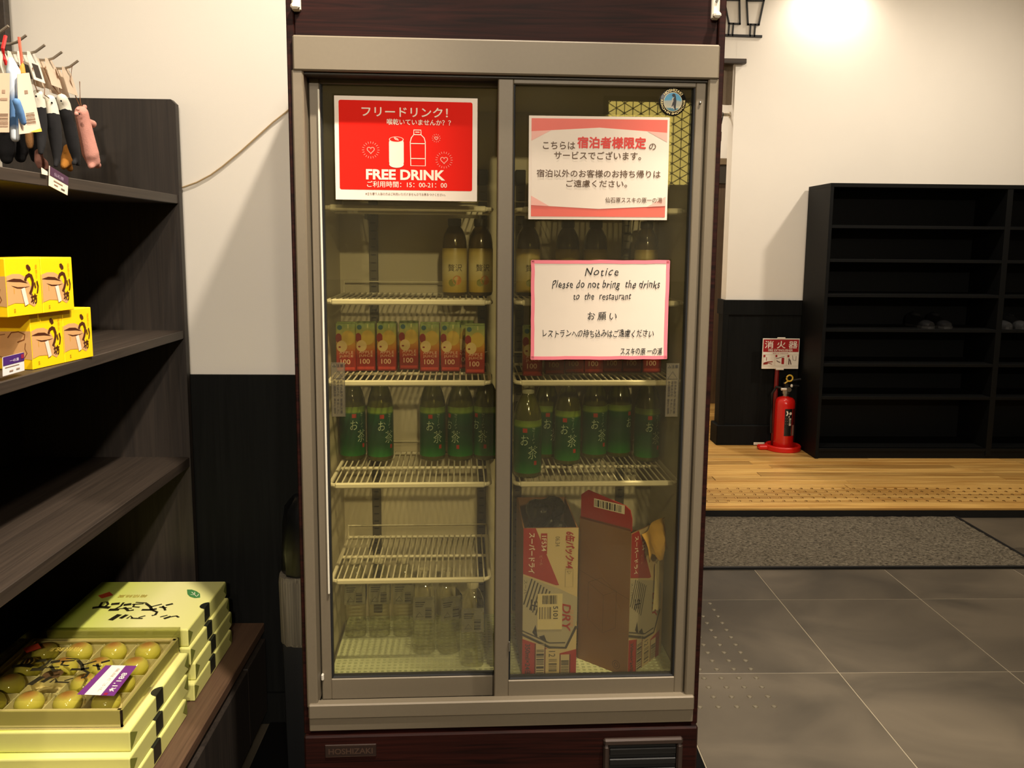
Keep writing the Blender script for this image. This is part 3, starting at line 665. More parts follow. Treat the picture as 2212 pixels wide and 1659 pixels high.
S.text('※立ち寄り入浴の方はご利用いただけませんのでお気をつけください。', .21, .925, .775, .952, M('ink_grey', (120, 92, 76), .5), .0010, .004)
S.rect('can', .378, .41, .481, .655, pwh, .0014, .006); S.disc('can', .4295, .41, .0152, pwh, .0016, ry=.006); S.disc('can', .4295, .65, .0152, pwh, .0017, ry=.007)
S.disc('can_top', .4295, .408, .0138, pred, .0019, ry=.0048); S.strokes('can_tab', [[(.415, .395), (.425, .41), (.445, .415)], [(.42, .392), (.44, .405)]], pwh, .0021, .0012)
S.strokes('bottle_outline', [[(.552, .36), (.552, .315), (.603, .315), (.603, .36), (.625, .39), (.633, .43), (.633, .66), (.53, .66), (.527, .43), (.535, .39), (.552, .36), (.603, .36)], [(.527, .445), (.633, .445)], [(.53, .59), (.633, .59)], [(.565, .335), (.59, .335)]], pwh, .0014, .0017)
def heart(cx, cy, r_, n):
    H = [(cx+r_*.9*math.sin(t)**3, cy-r_*1.25*(.8125*math.cos(t)-.3125*math.cos(2*t)-.125*math.cos(3*t)-.0625*math.cos(4*t))) for t in [k*2*math.pi/24 for k in range(25)]]
    S.strokes('heart', [H], pink, .0014, .0016)
    if n: S.strokes('rays', [[(cx+r_*1.7*math.cos(a_), cy+r_*2.3*math.sin(a_)), (cx+r_*2.15*math.cos(a_), cy+r_*2.9*math.sin(a_))] for a_ in [k*2*math.pi/n for k in range(n)]], pink, .0014, .0009)
heart(.25, .515, .028, 20); heart(.765, .60, .028, 20); heart(.71, .39, .014, 12)
S = poster('guest_notice', 'white and red notice with brown Japanese text on the right door', [(1142, 249), (1444, 254), (1142, 474), (1443, 475)], .0245, 'notice')
sal = M('notice_red', (228, 100, 82), .5); spk = M('notice_pink', (238, 176, 160), .5)
S.rect('red_border', .018, .025, .985, .972, sal, .0008)
S.poly('white_field', [(.018, .15), (.5, .108), (.985, .15), (.985, .862), (.5, .895), (.018, .862)], paper, .0014)
S.poly('pink_corner', [(.018, .15), (.16, .137), (.018, .24)], spk, .0018); S.poly('pink_corner', [(.985, .15), (.84, .137), (.985, .24)], spk, .0018); S.poly('pink_corner', [(.018, .862), (.15, .872), (.018, .77)], spk, .0018); S.poly('pink_corner', [(.985, .862), (.85, .872), (.985, .77)], spk, .0018)
S.text('こちらは', .10, .247, .327, .318, brn, .0022, .012); S.text('宿泊者様限定', .345, .198, .832, .305, M('ink_red', (214, 42, 26), .5), .0022, .03); S.text('の', .857, .255, .905, .315, brn, .0022, .012)
S.text('サービスでございます。', .18, .337, .80, .414, brn, .0022, .012); S.text('宿泊以外のお客様のお持ち帰りは', .057, .515, .943, .588, brn, .0022, .012)
S.text('ご遠慮ください。', .268, .613, .704, .682, brn, .0022, .012); S.text('仙石原ススキの原一の湯', .55, .78, .96, .832, brn, .0022, .006)
S = poster('handwritten_notice', 'pink-bordered handwritten notice about drinks and the restaurant', [(1147, 563), (1446, 563), (1147, 776), (1441, 775)], .0245, 'notice')
pnk = M('marker_pink', (240, 128, 142), .5)
rr = random.Random(5)
S.strokes('pink_border', [[(.012+k*.976/12, .012+rr.uniform(-.003, .003)) for k in range(13)], [(.012+k*.976/12, .988+rr.uniform(-.003, .003)) for k in range(13)], [(.012+rr.uniform(-.002, .002), .015+k*.097) for k in range(11)], [(.988+rr.uniform(-.002, .002), .015+k*.097) for k in range(11)]], pnk, .0008, .0075)
S.text('Notice', .385, .07, .63, .15, bkk, .0012, .002, .28, wob=.05, space=1.25); S.text('Please do not bring  the drinks', .148, .198, .935, .30, bkk, .0012, .006, .25, wob=.06, space=1.1)
S.text('to  the  restaurant', .305, .322, .725, .392, bkk, .0012, .006, .2, wob=.06, space=1.1); S.text('お 願 い', .41, .52, .62, .60, bkk, .0012, .004, .08, wob=.05)
S.text('レストランへの持ち込みはご遠慮ください', .085, .697, .895, .775, bkk, .0012, .006, .1, wob=.06); S.text('ススキの原 一の湯', .655, .885, .962, .957, bkk, .0012, .008, .12, wob=.05)
# warning stickers
stk = clear('sticker_film', (226, 222, 205), .05, .2, haze=.25, hcol=(150, 140, 112)); ik = M('sticker_ink', (40, 36, 28), .6)
for k, (cs, dep) in enumerate(((((716, 783), (746, 783), (717, 900), (746, 900)), .0586), (((1437, 785), (1465, 785), (1436, 900), (1464, 900)), .0256))):
    q = [fl(x, y, dep) for x, y in cs]; Wp = (q[1]-q[0]).length; Hp = (q[0]-q[2]).length
    t = thing('warning_sticker', ('clear warning sticker with triangle on the left door' if k == 0 else 'clear warning sticker with triangle on the right door'), 'sticker', fw(q[2].x, dep, q[2].z), FPH)
    MB().box(0, Wp, -.0003, .0003, 0, Hp).build('film', stk, t)
    S = Sheet(t, Wp, Hp, lambda x, y, l: Vector((x, -l, y)))
    S.strokes('border', [[(.03, .01), (.97, .01), (.97, .99), (.03, .99), (.03, .01)]], ik, .0006, .0006); S.text('△注意', .1, .025, .9, .085, ik, .0006, .01)
    S.strokes('triangle', [[(.12, .29), (.5, .15), (.88, .29), (.12, .29)]], ik, .0006, .001)
    for c_i, xx in enumerate((.16, .40, .64)):
        S.text(('扉の開閉注意', '指をはさむ', 'おそれあり')[c_i], xx, .33, xx+.18, .62, ik, .0006, .004, rot=-90); S.text(('静かに開閉', 'すること。', '取扱注意')[c_i], xx, .66, xx+.15, .94, ik, .0006, .002, rot=-90)

# ================================================================== THINGS IN THE REFRIGERATOR
# --- apple juice cartons
CW, CD, CH = .0465, .037, .116
def carton():
    t = thing('juice_carton', 'x', 'carton', (0, 0, 0), 0)
    mt = zramp('carton_print', [(0, (128, 22, 24)), (.33, (150, 34, 28)), (.45, (176, 74, 34)), (.62, (196, 140, 48)), (.8, (186, 176, 84)), (1, (150, 170, 110))], 0, CH, .35, noise=.012)
    bd = MB().cbox(-CW/2, CW/2, -CD/2, CD/2, 0, CH, .0012).build('body', mt, t)
    MB().cbox(-CW/2, CW/2, -.003, .003, CH-.001, CH+.003, .001).build('top_fold', mt, t)
    S = Sheet(t, CW, CH, lambda x, y, l: Vector((x-CW/2, -CD/2-l, y)))
    cream = M('carton_cream', (222, 196, 140), .4); S.disc('apple_slice', .30, .475, .0125, cream, .0004, ry=.014); S.disc('apple_red', .14, .30, .0075, M('carton_red', (140, 30, 28), .4), .0003, ry=.011)
    S.disc('apple_yellow', .62, .30, .0155, M('carton_yellow', (206, 176, 76), .4), .0003, ry=.018); S.disc('seal', .20, .085, .0058, M('carton_blue', (52, 98, 110), .4), .0006); S.disc('apple_core', .19, .49, .003, M('carton_red'), .0007, ry=.002)
    S.rect('straw', .60, .02, .66, .10, M('carton_pale', (205, 205, 140), .4), .0006)
    lt = M('carton_letter', (224, 186, 160), .4)
    S.text('APPLE', .16, .575, .88, .635, lt, .0008, .01, space=1.15); S.text('JUICE', .16, .655, .88, .715, lt, .0008, .01, space=1.15); S.text('100', .22, .745, .72, .85, lt, .0008, .012)
    S.rect('band', .06, .91, .94, .965, M('carton_band', (190, 60, 52), .4), .0005)
    return t
jc = carton(); JZ = SZ['s3']+.0058
js = [(747, .27), (789.5, .28), (835.5, .28), (883, .30), (928.5, .27), (973, .27), (1026.5, .235)]
GJ = 'apple juice cartons on the third shelf'
names = ['apple juice carton at the left end of the third shelf, by the warning sticker', 'apple juice carton second from the left wall on the left shelf', 'apple juice carton third from the left wall on the left shelf', 'apple juice carton set back from its neighbours in the left row', 'apple juice carton in the left row right after the set-back one', 'apple juice carton second from the right end of the left row', 'apple juice carton set forward at the right end of the left row']
for k, (px, d) in enumerate(js):
    u = fl(px, 750, d-CD/2).x
    if k == 0: jc.location = fw(u, d, JZ); jc.rotation_euler = (0, 0, FPH); o = jc
    else: o = dup(jc, fw(u, d, JZ), FPH+R(random.uniform(-2, 2)))
    o['label'] = names[k]; o['group'] = GJ
dup(jc, fw(fl(1003, 750, .30).x, .315, JZ), FPH, 'apple juice carton half hidden behind the forward carton of the left row', GJ)
for k, (px, d) in enumerate(((1151, .20), (1198, .22), (1241, .24), (1283, .24), (1324, .25), (1366, .25), (1408, .25))):
    dup(jc, fw(fl(px, 790, d-CD/2).x, d, JZ), FPH+R(random.uniform(-2, 2)), ('first', 'second', 'third', 'fourth', 'fifth', 'sixth', 'seventh')[k]+' apple juice carton from the centre stile, behind the handwritten notice', 'apple juice cartons behind the notice')
# --- green tea bottles
BR = .0325
def tea():
    t = thing('tea_bottle', 'x', 'bottle', (0, 0, 0), 0)
    liq = M('tea_liquid', (70, 72, 22), .12, spec=.6, coat=.4)
    MB().lathe([(.028, 0), (.0315, .003), (.0325, .008), (.0325, .020), (.031, .023), (.0325, .026), (.0325, .132), (.0322, .142), (.0305, .155), (.026, .172), (.0195, .188), (.0135, .197), (.0135, .202)], 24).build('body', liq, t, smooth=True)
    MB().lathe([(.0145, .199), (.0150, .201), (.0150, .216), (.014, .2175)], 20).build('cap', M('tea_cap', (188, 190, 170), .4), t, smooth=True)
    lb = zramp('tea_label', [(0, (30, 120, 40)), (.25, (8, 74, 40)), (.6, (5, 58, 44)), (.86, (10, 78, 44)), (.9, (120, 150, 50)), (1, (96, 120, 44))], .012, .138, .35)
    MB().lathe([(.0328, .012), (.0330, .014), (.0330, .136), (.0328, .138)], 24).build('label_sleeve', lb, t, smooth=True)
    S = Sheet(t, .06, .126, lambda x, y, l: wrap(.0331)(x-.03, y+.012, l))
    pl = M('tea_letter', (176, 196, 170), .5)
    S.text('お', .18, .27, .50, .46, pl, .0003, -.004, .1); S.text('茶', .48, .47, .86, .72, pl, .0003, -.004, .1); S.text('お〜い', .64, .12, .76, .42, pl, .0003, -.012, rot=-90)
    S.rect('seal', .26, .14, .44, .22, M('tea_red', (170, 50, 34), .4), .0003); S.rect('seal', .72, .76, .84, .84, M('tea_red'), .0003)
    return t
tb = tea(); TZ = SZ['s4']+.0058; GT = 'green tea bottles on the fourth shelf'
ts = [(762, .345, 30, 'green tea bottle at the left wall of the fourth shelf'), (822, .335, 28, 'green tea bottle second from the left wall with a pale sleeve top'), (934.5, .335, 8, 'green tea bottle left of the trio beyond the gap'), (994.5, .335, -40, 'green tea bottle in the middle of the trio on the left shelf'), (1050, .34, -35, 'green tea bottle at the right end of the left shelf'),
      (1140, .172, 0, 'bright green tea bottle standing at the front beside the door stile'), (1179, .352, 18, 'green tea bottle just behind the front bottle on the right shelf'), (1226, .285, -4, 'green tea bottle in the middle of the right shelf facing forward'), (1284, .345, 10, 'green tea bottle back from the gap on the right shelf'), (1336, .36, 60, 'dark green tea bottle turned sideways on the right shelf'), (1398, .31, 14, 'green tea bottle by the right wall of the fourth shelf')]
for k, (px, d, a_, lb_) in enumerate(ts):
    u = fl(px, 930, d).x; l_ = fw(u, d, TZ)
    if k == 0: tb.location = l_; tb.rotation_euler = (0, 0, FPH+R(a_)); tb['label'] = lb_; tb['group'] = GT
    else: dup(tb, l_, FPH+R(a_), lb_, GT)
# --- yellow label drinks on the second shelf
def ydrink():
    t = thing('fruit_drink_bottle', 'x', 'bottle', (0, 0, 0), 0)
    MB().lathe([(.026, 0), (.0288, .003), (.0295, .008), (.0295, .118), (.029, .13), (.026, .146), (.019, .160), (.0145, .166), (.0145, .170)], 24).build('body', M('brown_drink', (74, 60, 30), .15, coat=.4), t, smooth=True)
    MB().lathe([(.0160, .167), (.0165, .169), (.0165, .183), (.0155, .185)], 20).build('cap', M('dark_cap', (50, 46, 38), .4), t, smooth=True)
    MB().lathe([(.0298, .008), (.0301, .01), (.0301, .112), (.0298, .114)], 24).build('label_sleeve', zramp('yellow_label', [(0, (176, 150, 50)), (.2, (190, 168, 84)), (.55, (206, 196, 150)), (.9, (196, 176, 100)), (1, (150, 130, 50))], .008, .114, .35), t, smooth=True)
    S = Sheet(t, .054, .106, lambda x, y, l: wrap(.0302)(x-.027, y+.008, l))
    S.text('贅沢', .2, .36, .85, .52, M('y_ink', (60, 48, 26), .5), .0003, .0); S.disc('fruit', .62, .72, .011, M('y_orange', (200, 130, 60), .4), .0003); S.disc('fruit', .40, .78, .009, M('y_green', (130, 130, 50), .4), .0003)
    return t
yd = ydrink(); YZ = SZ['s2']+.0058; GY = 'yellow label drinks on the second shelf'
for k, (px, d, lb_) in enumerate(((982, .29, 'yellow label drink bottle on the left part of the second shelf'), (1038, .30, 'yellow label drink bottle next to the door stile on the second shelf'), (1140, .30, 'yellow label drink bottle beside the stile above the handwritten notice'), (1225, .34, 'dark capped drink bottle between the two notices'), (1285, .34, 'dark capped drink bottle in the centre behind the notices'), (1394, .35, 'dark capped drink bottle on the right behind the notices'))):
    l_ = fw(fl(px, 600, d).x, d, YZ); 
    if k == 0: yd.location = l_; yd.rotation_euler = (0, 0, FPH); yd['label'] = lb_; yd['group'] = GY
    else: dup(yd, l_, FPH+R(8*k), lb_, GY)
# --- clear water bottles on the floor
pet = clear('clear_pet', (244, 244, 236), .09, .04); 
def water():
    t = thing('water_bottle', 'x', 'bottle', (0, 0, 0), 0)
    pr = [(.024, 0), (.0275, .004)]
    for k in range(9): z = .012+k*.0095; pr += [(.0275, z), (.0262, z+.0035), (.0275, z+.007)]
    pr += [(.0275, .105), (.0275, .150), (.026, .160), (.018, .182), (.0125, .190), (.0125, .196)]
    MB().lathe(pr, 24, sq=4.).build('body', pet, t, smooth=True)
    MB().lathe([(.0145, .194), (.015, .196), (.015, .209), (.014, .211)], 20).build('cap', M('water_cap', (216, 210, 184), .4), t, smooth=True)
    lm_ = M('water_label', (176, 176, 160), .4); bl = M('water_blue', (22, 44, 84), .4)
    MB().box(-.0265, .0265, -.0284, -.0279, .092, .152).build('label_front', clear('label_film', (205, 206, 190), .05, .2, haze=.35, hcol=(190, 188, 170)), t); MB().box(.0279, .0284, -.0265, .0265, .092, .152).build('label_side', bl, t)
    S = Sheet(t, .053, .06, lambda x, y, l: Vector((x-.0265, -.0284-l, y+.092)))
    ikk = M('water_ink', (44, 44, 40), .5)
    S.bars('barcode', .56, .48, .86, .94, ikk, 12, False, .0004, 3); S.strokes('mark', [[(.14, .86), (.30, .66), (.46, .86), (.14, .86)]], ikk, .0004, .0012)
    S.rect('print_line', .1, .06, .9, .13, M('water_ink2', (120, 120, 106), .5), .0004); S.rect('print_line', .1, .22, .55, .26, ikk, .0004); S.rect('print_line', .1, .32, .5, .35, ikk, .0004); S.rect('print_line', .1, .40, .45, .43, ikk, .0004)
    return t
wb_ = water(); GW = 'clear water bottles on the refrigerator floor'
for k, (px, py, d, a_, lb_) in enumerate(((768, 1300, .33, 4, 'clear water bottle in the back row, nearest the left wall'), (820, 1300, .33, 4, 'clear water bottle in the middle of the back row of three'), (872, 1300, .33, 3, 'clear water bottle at the inner end of the back row'), (916, 1320, .235, 2, 'clear water bottle in front at the inner end of the back row'), (968, 1320, .232, 18, 'clear water bottle turned to show its dark blue label'), (1021, 1350, .165, 0, 'clear water bottle standing furthest forward on the green grid'))):
    l_ = fw(fl(px, py, d).x, d, .4468)
    if k == 0: wb_.location = l_; wb_.rotation_euler = (0, 0, FPH+R(a_)); wb_['label'] = lb_; wb_['group'] = GW
    else: dup(wb_, l_, FPH+R(a_), lb_, GW)
# --- beer cases
card = M('cardboard', (128, 88, 50), .8, noise=.12, nscale=14, bump=.1, bscale=120); cprint = M('case_cream', (206, 186, 146), .6, noise=.06, nscale=20); cred = M('case_red', (160, 20, 20), .55, noise=.05); csil = M('case_silver', (176, 168, 150), .45); cdk = M('case_dark', (52, 48, 44), .5)
def case_print(S):
    S.poly('red_field', [(0, 0), (.22, 0), (.66, .378), (.60, .378), (0, .30)], cred, .0006)
    S.text('スーパードライ', .10, .03, .21, .295, wht, .0012, .016, rot=-90); S.rect('red_block', .315, .034, .43, .17, cred, .0010); S.text('1F534', .33, .05, .415, .15, wht, .0016, .008, rot=-90); S.text('ビール', .30, .18, .355, .245, M('case_pink', (206, 150, 120), .5), .0016, rot=-90)
    S.text('6缶パック×4', .765, .026, .93, .265, cred, .0012, .03, .2, rot=-90); S.text('06.34', .58, .055, .66, .12, M('case_grey', (110, 100, 80), .5), .0012, rot=-90)
    S.strokes('mark_frame', [[(.77, .27), (.91, .27), (.91, .39), (.77, .39), (.77, .27)]], M('case_grey'), .0012, .0007); S.strokes('mark', [[(.80, .285), (.88, .285), (.84, .305), (.80, .285)]], M('case_grey'), .0012, .001)
    S.poly('can_art', [(0, .31), (.25, .345), (.66, .40), (1, .46), (1, .62), (.78, .80), (.55, .80), (0, .70)], csil, .0008)
    S.strokes('can_stripes', [([(.02+.055*k, .50+.018*k), (.16+.055*k, .335+.014*k)], .0032) for k in range(7)], cdk, .0012); S.strokes('can_stripes', [([(0, .705), (.5, .795), (.8, .80), (.98, .66)], .006), ([(0, .68), (.5, .765), (.78, .765)], .003)], cdk, .0012)
    S.text('生', .15, .47, .32, .55, blk, .0014, .02, .2, rot=-90); S.text('スーパー', .02, .34, .08, .46, cdk, .0014, rot=-90)
    S.poly('can_block', [(.18, .69), (.24, .64), (.28, .72), (.24, .72)], blk, .0014); S.poly('can_block', [(.30, .72), (.40, .71), (.46, .765), (.38, .75)], blk, .0014)
    S.text('DRY', .72, .50, .88, .69, cred, .0014, .02, .2, rot=-90); S.text('SUPER', .86, .54, .93, .66, M('case_pink'), .0014, .01, .2, rot=-90)
    S.poly('red_field', [(0, .735), (.30, .775), (.66, .84), (1, .81), (1, 1), (0, 1)], cred, .0007)
    S.text('350ml×24缶', .05, .77, .16, .985, blk, .0012, .012, rot=-90)
    for xa, xb, ya, pale in ((.25, .41, .77, True), (.43, .69, .805, False), (.71, .87, .845, True)):
        S.rect('white_block', xa, ya, xb, 1, cprint if not pale else M('case_pale', (196, 180, 150), .6), .0012)
        if pale: S.bars('barcode', xa+.01, ya+.04, xb-.01, .99, cdk, 16, False, .0016, int(xa*90)); S.strokes('block_edge', [[(xa-.012, ya), (xa-.012, 1)], [(xb+.012, ya), (xb+.012, 1)]], blk, .0014, .0016)
        else: S.text('12', xa+.06, ya+.015, xb-.08, ya+.055, cdk, .0016, rot=-90); S.bars('print_block', xa+.06, ya+.07, xb-.05, .98, M('case_grey'), 9, False, .0016, 4)
c1 = fl(1129, 1119, .09); W1 = .128; H1 = .366
bc = thing('beer_case', 'opened red and cream beer case standing upright with a white barcode slip', 'box', fw(.4815, .088, .4466), FPH)
MB().box(0, W1, 0, .003, 0, H1).build('front_panel', card, bc); MB().box(0, .003, .003, .25, 0, H1-.004).build('side_panel', card, bc); MB().box(W1-.003, W1, .003, .25, 0, H1-.004).build('side_panel', card, bc)
MB().box(0, W1, .247, .25, 0, H1-.004).build('back_panel', card, bc); MB().box(.003, W1-.003, .003, .247, 0, .003).build('bottom_panel', card, bc)
pn = MB().box(.0005, W1-.0005, -.0004, 0, .0005, H1-.0005).build('print_face', cprint, bc)
S = Sheet(bc, W1, H1, lambda x, y, l: Vector((x, -.0004-l, y))); case_print(S)
sl = S.rect('barcode_slip', .27, .432, .725, .672, M('slip_white', (214, 200, 160), .6), .0024)
S.bars('barcode', .36, .442, .63, .50, blk, 20, True, .003, 9); S.text('5101', .555, .515, .645, .60, blk, .003, .012, rot=-90); S.bars('print_block', .30, .52, .52, .60, M('case_grey'), 9, True, .003, 5)
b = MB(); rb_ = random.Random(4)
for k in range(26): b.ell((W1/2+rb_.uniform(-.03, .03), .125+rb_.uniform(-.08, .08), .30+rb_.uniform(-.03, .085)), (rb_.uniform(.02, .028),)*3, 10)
o = b.build('shade_lump', M('shade_black', (8, 8, 9), .3), bc, fix=False); q = o.modifiers.new('r', 'REMESH'); q.mode = 'VOXEL'; q.voxel_size = .007  # added black lump standing in for the shade inside the open case
A2 = R(47); L2, D2, H2 = .158, .145, .352
bc2 = thing('beer_case', 'beer case turned aside with torn yellow flap and brown cardboard side', 'box', fw(.731, .0785, .4466), FPH+A2)
# local x along the printed face (to the right and back), local y along the plain face (to the left and back)
MB().box(0, L2, 0, .003, 0, H2).build('front_panel', card, bc2); sp_ = MB().box(0, .003, .003, D2, 0, H2+.012).build('side_panel', card, bc2); MB().box(L2-.003, L2, .003, D2, 0, H2-.05).build('side_panel', card, bc2)
MB().box(0, L2, D2-.003, D2, 0, H2-.02).build('back_panel', card, bc2); MB().box(.003, L2-.003, .003, D2-.003, 0, .003).build('bottom_panel', card, bc2)
MB().box(.0005, L2-.0005, -.0004, 0, .0005, H2-.0005).build('print_face', cprint, bc2)
S = Sheet(bc2, L2*.92, H2, lambda x, y, l: Vector((x, -.0004-l, y))); case_print(S)
S2 = Sheet(bc2, D2, H2, lambda x, y, l: Vector((-l, D2-x, y)))
cln = M('card_line', (72, 46, 26), .8); S2.strokes('fold_line', [[(0, .35), (1, .45)], [(.2, .42), (.45, .36), (.75, .42), (.5, .48), (.2, .42)], [(.5, .48), (.5, .75)], [(.2, .42), (.2, .68), (.5, .75), (.75, .68), (.75, .42)]], cln, .0006, .0007)
S2.strokes('recycle_mark', [[(.78+.07*math.cos(t*.7), .94+.03*math.sin(t*.7)) for t in range(10)], [(.78+.035*math.cos(t*.7), .94+.015*math.sin(t*.7)) for t in range(10)]], cln, .0006, .0014)
flp = MB().prism([(0, 0), (0, .03), (.006, .05), (.02, .058), (.13, .075), (.15, .06), (.15, 0)], .003, lambda x, y, t: Vector((t, x*.95, y+H2+.006))).build('red_flap', cred, bc2)
S3 = Sheet(flp, .14, .075, lambda x, y, l: Vector((-l, .14-x, y+H2+.006)))
S3.rect('white_block', .25, .22, .86, .50, wht, .0006); S3.bars('barcode', .27, .25, .80, .47, blk, 22, True, .001, 3)
yf = MB(); ng = 8
for i in range(ng+1):
    for j in range(5):
        x = .03+.085*i/ng; z = H2-.006-.062*j/4*(1-.25*math.sin(i*1.3)); yf.v.append((x, -.010-.028*(j/4)-.006*math.sin(i*.9+j), z+.02*(i/ng)))
yf.f = [(i*5+j, i*5+j+1, (i+1)*5+j+1, (i+1)*5+j) for i in range(ng) for j in range(4)]
o = yf.build('torn_flap', M('kraft_yellow', (186, 146, 64), .75, noise=.1, nscale=20), bc2, smooth=True); sm = o.modifiers.new('s', 'SOLIDIFY'); sm.thickness = .002
cr = MB(); 
for i in range(6):
    for j in range(6): cr.v.append((.095+.035*i/5, -.008-.004*math.sin(i*.7+j*.4), .135+.115*j/5+.004*math.sin(i*2)))
cr.f = [(i*6+j, i*6+j+1, (i+1)*6+j+1, (i+1)*6+j) for i in range(5) for j in range(5)]
o = cr.build('slip', M('slip_white'), bc2); sm = o.modifiers.new('s', 'SOLIDIFY'); sm.thickness = .001

# ================================================================== BESIDE THE REFRIGERATOR
bn = thing('covered_bin', 'slim dark bin with a pale band and black plastic cover left of the refrigerator', 'bin', (-.4905, 2.2, .0078))
MB().lathe([(.055, 0), (.058, .01), (.062, .36), (.062, .375)], 20, sq=5).build('bin_body', M('bin_grey', (26, 27, 28), .5), bn, smooth=True)
MB().lathe([(.062, .37), (.066, .38), (.068, .55), (.066, .565)], 24, sq=4).build('pale_band', wood('pale_striped', (82, 76, 64), (128, 120, 102), (160, 160, 2), .8, .1), bn, smooth=True)
b = MB(); n = 28
prf = [(.062, .56), (.064, .575), (.063, .63), (.058, .70), (.052, .745), (.03, .775), (.004, .782)]
for r_, z in prf:
    for j in range(n): a_ = 2*math.pi*j/n; k = 1+.05*math.sin(a_*7+z*40)+.03*math.sin(a_*13); b.v.append((r_*k*math.cos(a_), r_*k*math.sin(a_), z))
b.f = [(i*n+j, i*n+(j+1) % n, (i+1)*n+(j+1) % n, (i+1)*n+j) for i in range(len(prf)-1) for j in range(n)]+[tuple((len(prf)-1)*n+j for j in range(n))]
b.build('plastic_cover', M('black_plastic', (12, 13, 14), .3), bn, smooth=True)
# wall cord
pc = [atY(x, y, YB-.006) for x, y in ((372, 411), (397, 404), (425, 394), (455, 378), (480, 360), (520, 327), (560, 291), (590, 264), (617, 243))]
pc += [Vector((-.50, YB-.006, 1.875)), Vector((-.42, YB-.02, 1.93))]
tag(MB().tube(pc, .0022, 8).build('power_cord', M('cord_beige', (176, 150, 108), .6), None, smooth=True), 'thin beige cord running down the cream wall from the refrigerator', 'cord')

# ================================================================== DISPLAY SHELF ON THE LEFT
XF, XB, YN, YE = -.857, -1.33, .75, 2.40
shm = wood('shelf_dark', (46, 38, 31), (62, 52, 43), (60, 1.6, 60), .5, .12)
shv = wood('shelf_panel', (34, 28, 23), (50, 42, 35), (70, 70, 2.), .55, .12)
cnt = wood('counter_brown', (74, 54, 40), (98, 74, 56), (70, 1.8, 60), .5, .1)
ds = thing('display_shelf', 'dark wooden shop shelf with low counter along the left wall', 'shelf', (0, 0, 0))
b = MB(); c_ = .012
b.prism([(XB, .325), (XF+.003, .325), (XF+.003, 1.845-c_), (XF+.003-c_, 1.845), (XB, 1.845)], .024, lambda x, z, t: Vector((x, YE-t, z))); b.build('end_panel', shv, ds)
MB().cbox(XB, XF, YN, YN+.024, .325, 1.845, .002).build('end_panel', shv, ds)
MB().box(XB-.006, XB+.006, YN, YE, .0, 1.60).build('back_panel', shv, ds)
for za, zb in ((1.564, 1.588), (1.187, 1.2105), (.814, .8425)): MB().cbox(XB+.004, XF, YN+.02, YE-.022, za, zb, .0015).build('shelf', shm, ds)
MB().cbox(XB, -.664, YN-.1, YE, .299, .325, .0015).build('counter_top', cnt, ds)
MB().box(XB, -.672, YN-.1, YE-.01, .04, .30).build('base_cabinet', shv, ds); MB().box(XB, -.70, YN-.08, YE-.03, 0, .045).build('plinth', blackm, ds)
for ya, yb in ((1.505, 2.198), (.80, 1.498)): MB().cbox(-.674, -.658, ya, yb, .05, .281, .0015).build('cabinet_door', shv, ds)
MB().cbox(-.674, -.659, 2.204, YE-.012, .05, .281, .0015).build('filler_strip', shv, ds)
MB().cbox(XB, XB+.035, YE-.026, YE, 1.84, 2.75, .002).build('upright', shm, ds); MB().cbox(XB, XB+.035, YN, YN+.026, 1.84, 2.75, .002).build('upright', shm, ds)
hookm = M('hook_steel', (170, 158, 140), .35, .6)
XT = -.93
tips = [(18, 56), (57, 76), (97, 97), (134, 112), (169, 131)]
HK = []
MB().tube([(XB+.02, YN+.02, 1.862), (XB+.02, YE-.02, 1.862)], .008, 8).build('hook_rail', hookm, ds)
for px, py in tips:
    p = atX(px, py, XT); HK.append(p)
    MB().tube([(XB+.02, p.y, 1.862), (XT-.035, p.y, p.z-.018), (XT-.02, p.y, p.z-.014), (XT, p.y, p.z)], .0028, 8).build('hook', hookm, ds, smooth=True)
# header cards with cords
def hang(k, dx, mat, label, ht=.055, wd=.042, name='header_card', tz=0., group=None):
    p = HK[k]; t = thing(name, label, 'card', (XT-.03-dx, p.y, p.z-.019-.0006))
    MB().prism([(-wd/2, -ht), (wd/2, -ht), (wd/2, -.012), (wd*.3, .004), (-wd*.3, .004), (-wd/2, -.012)], .0012, lambda y_, z_, t_: Vector((t_+z_*-.25, y_, z_))).build('card', mat, t)
    return t
cdw = M('card_white', (232, 226, 212), .6); cdb = M('card_beige', (226, 204, 178), .6)
GC = 'header cards on the hooks'
for k, n_, lab in ((2, 5, 'white header card from the tip of the middle hook'), (3, 3, 'beige header card from the tip of the hook before the last'), (4, 3, 'cream header card from the tip of the last hook, above the pig')):
    for i in range(n_):
        t = hang(k, .02*i, cdw if k == 2 else cdb, ('first ', 'second ', 'third ', 'fourth ', 'fifth ')[i]+lab, .055+.004*(i % 2), .044); t['group'] = GC
        if k == 2 and i < 3: MB().prism([(-.012, -.048), (.012, -.048), (.012, -.02), (-.012, -.02)], .0006, lambda y_, z_, t_: Vector((t_+.0014+z_*-.25, y_, z_))).build('picture', M('card_dark', (46, 38, 30), .6), t)
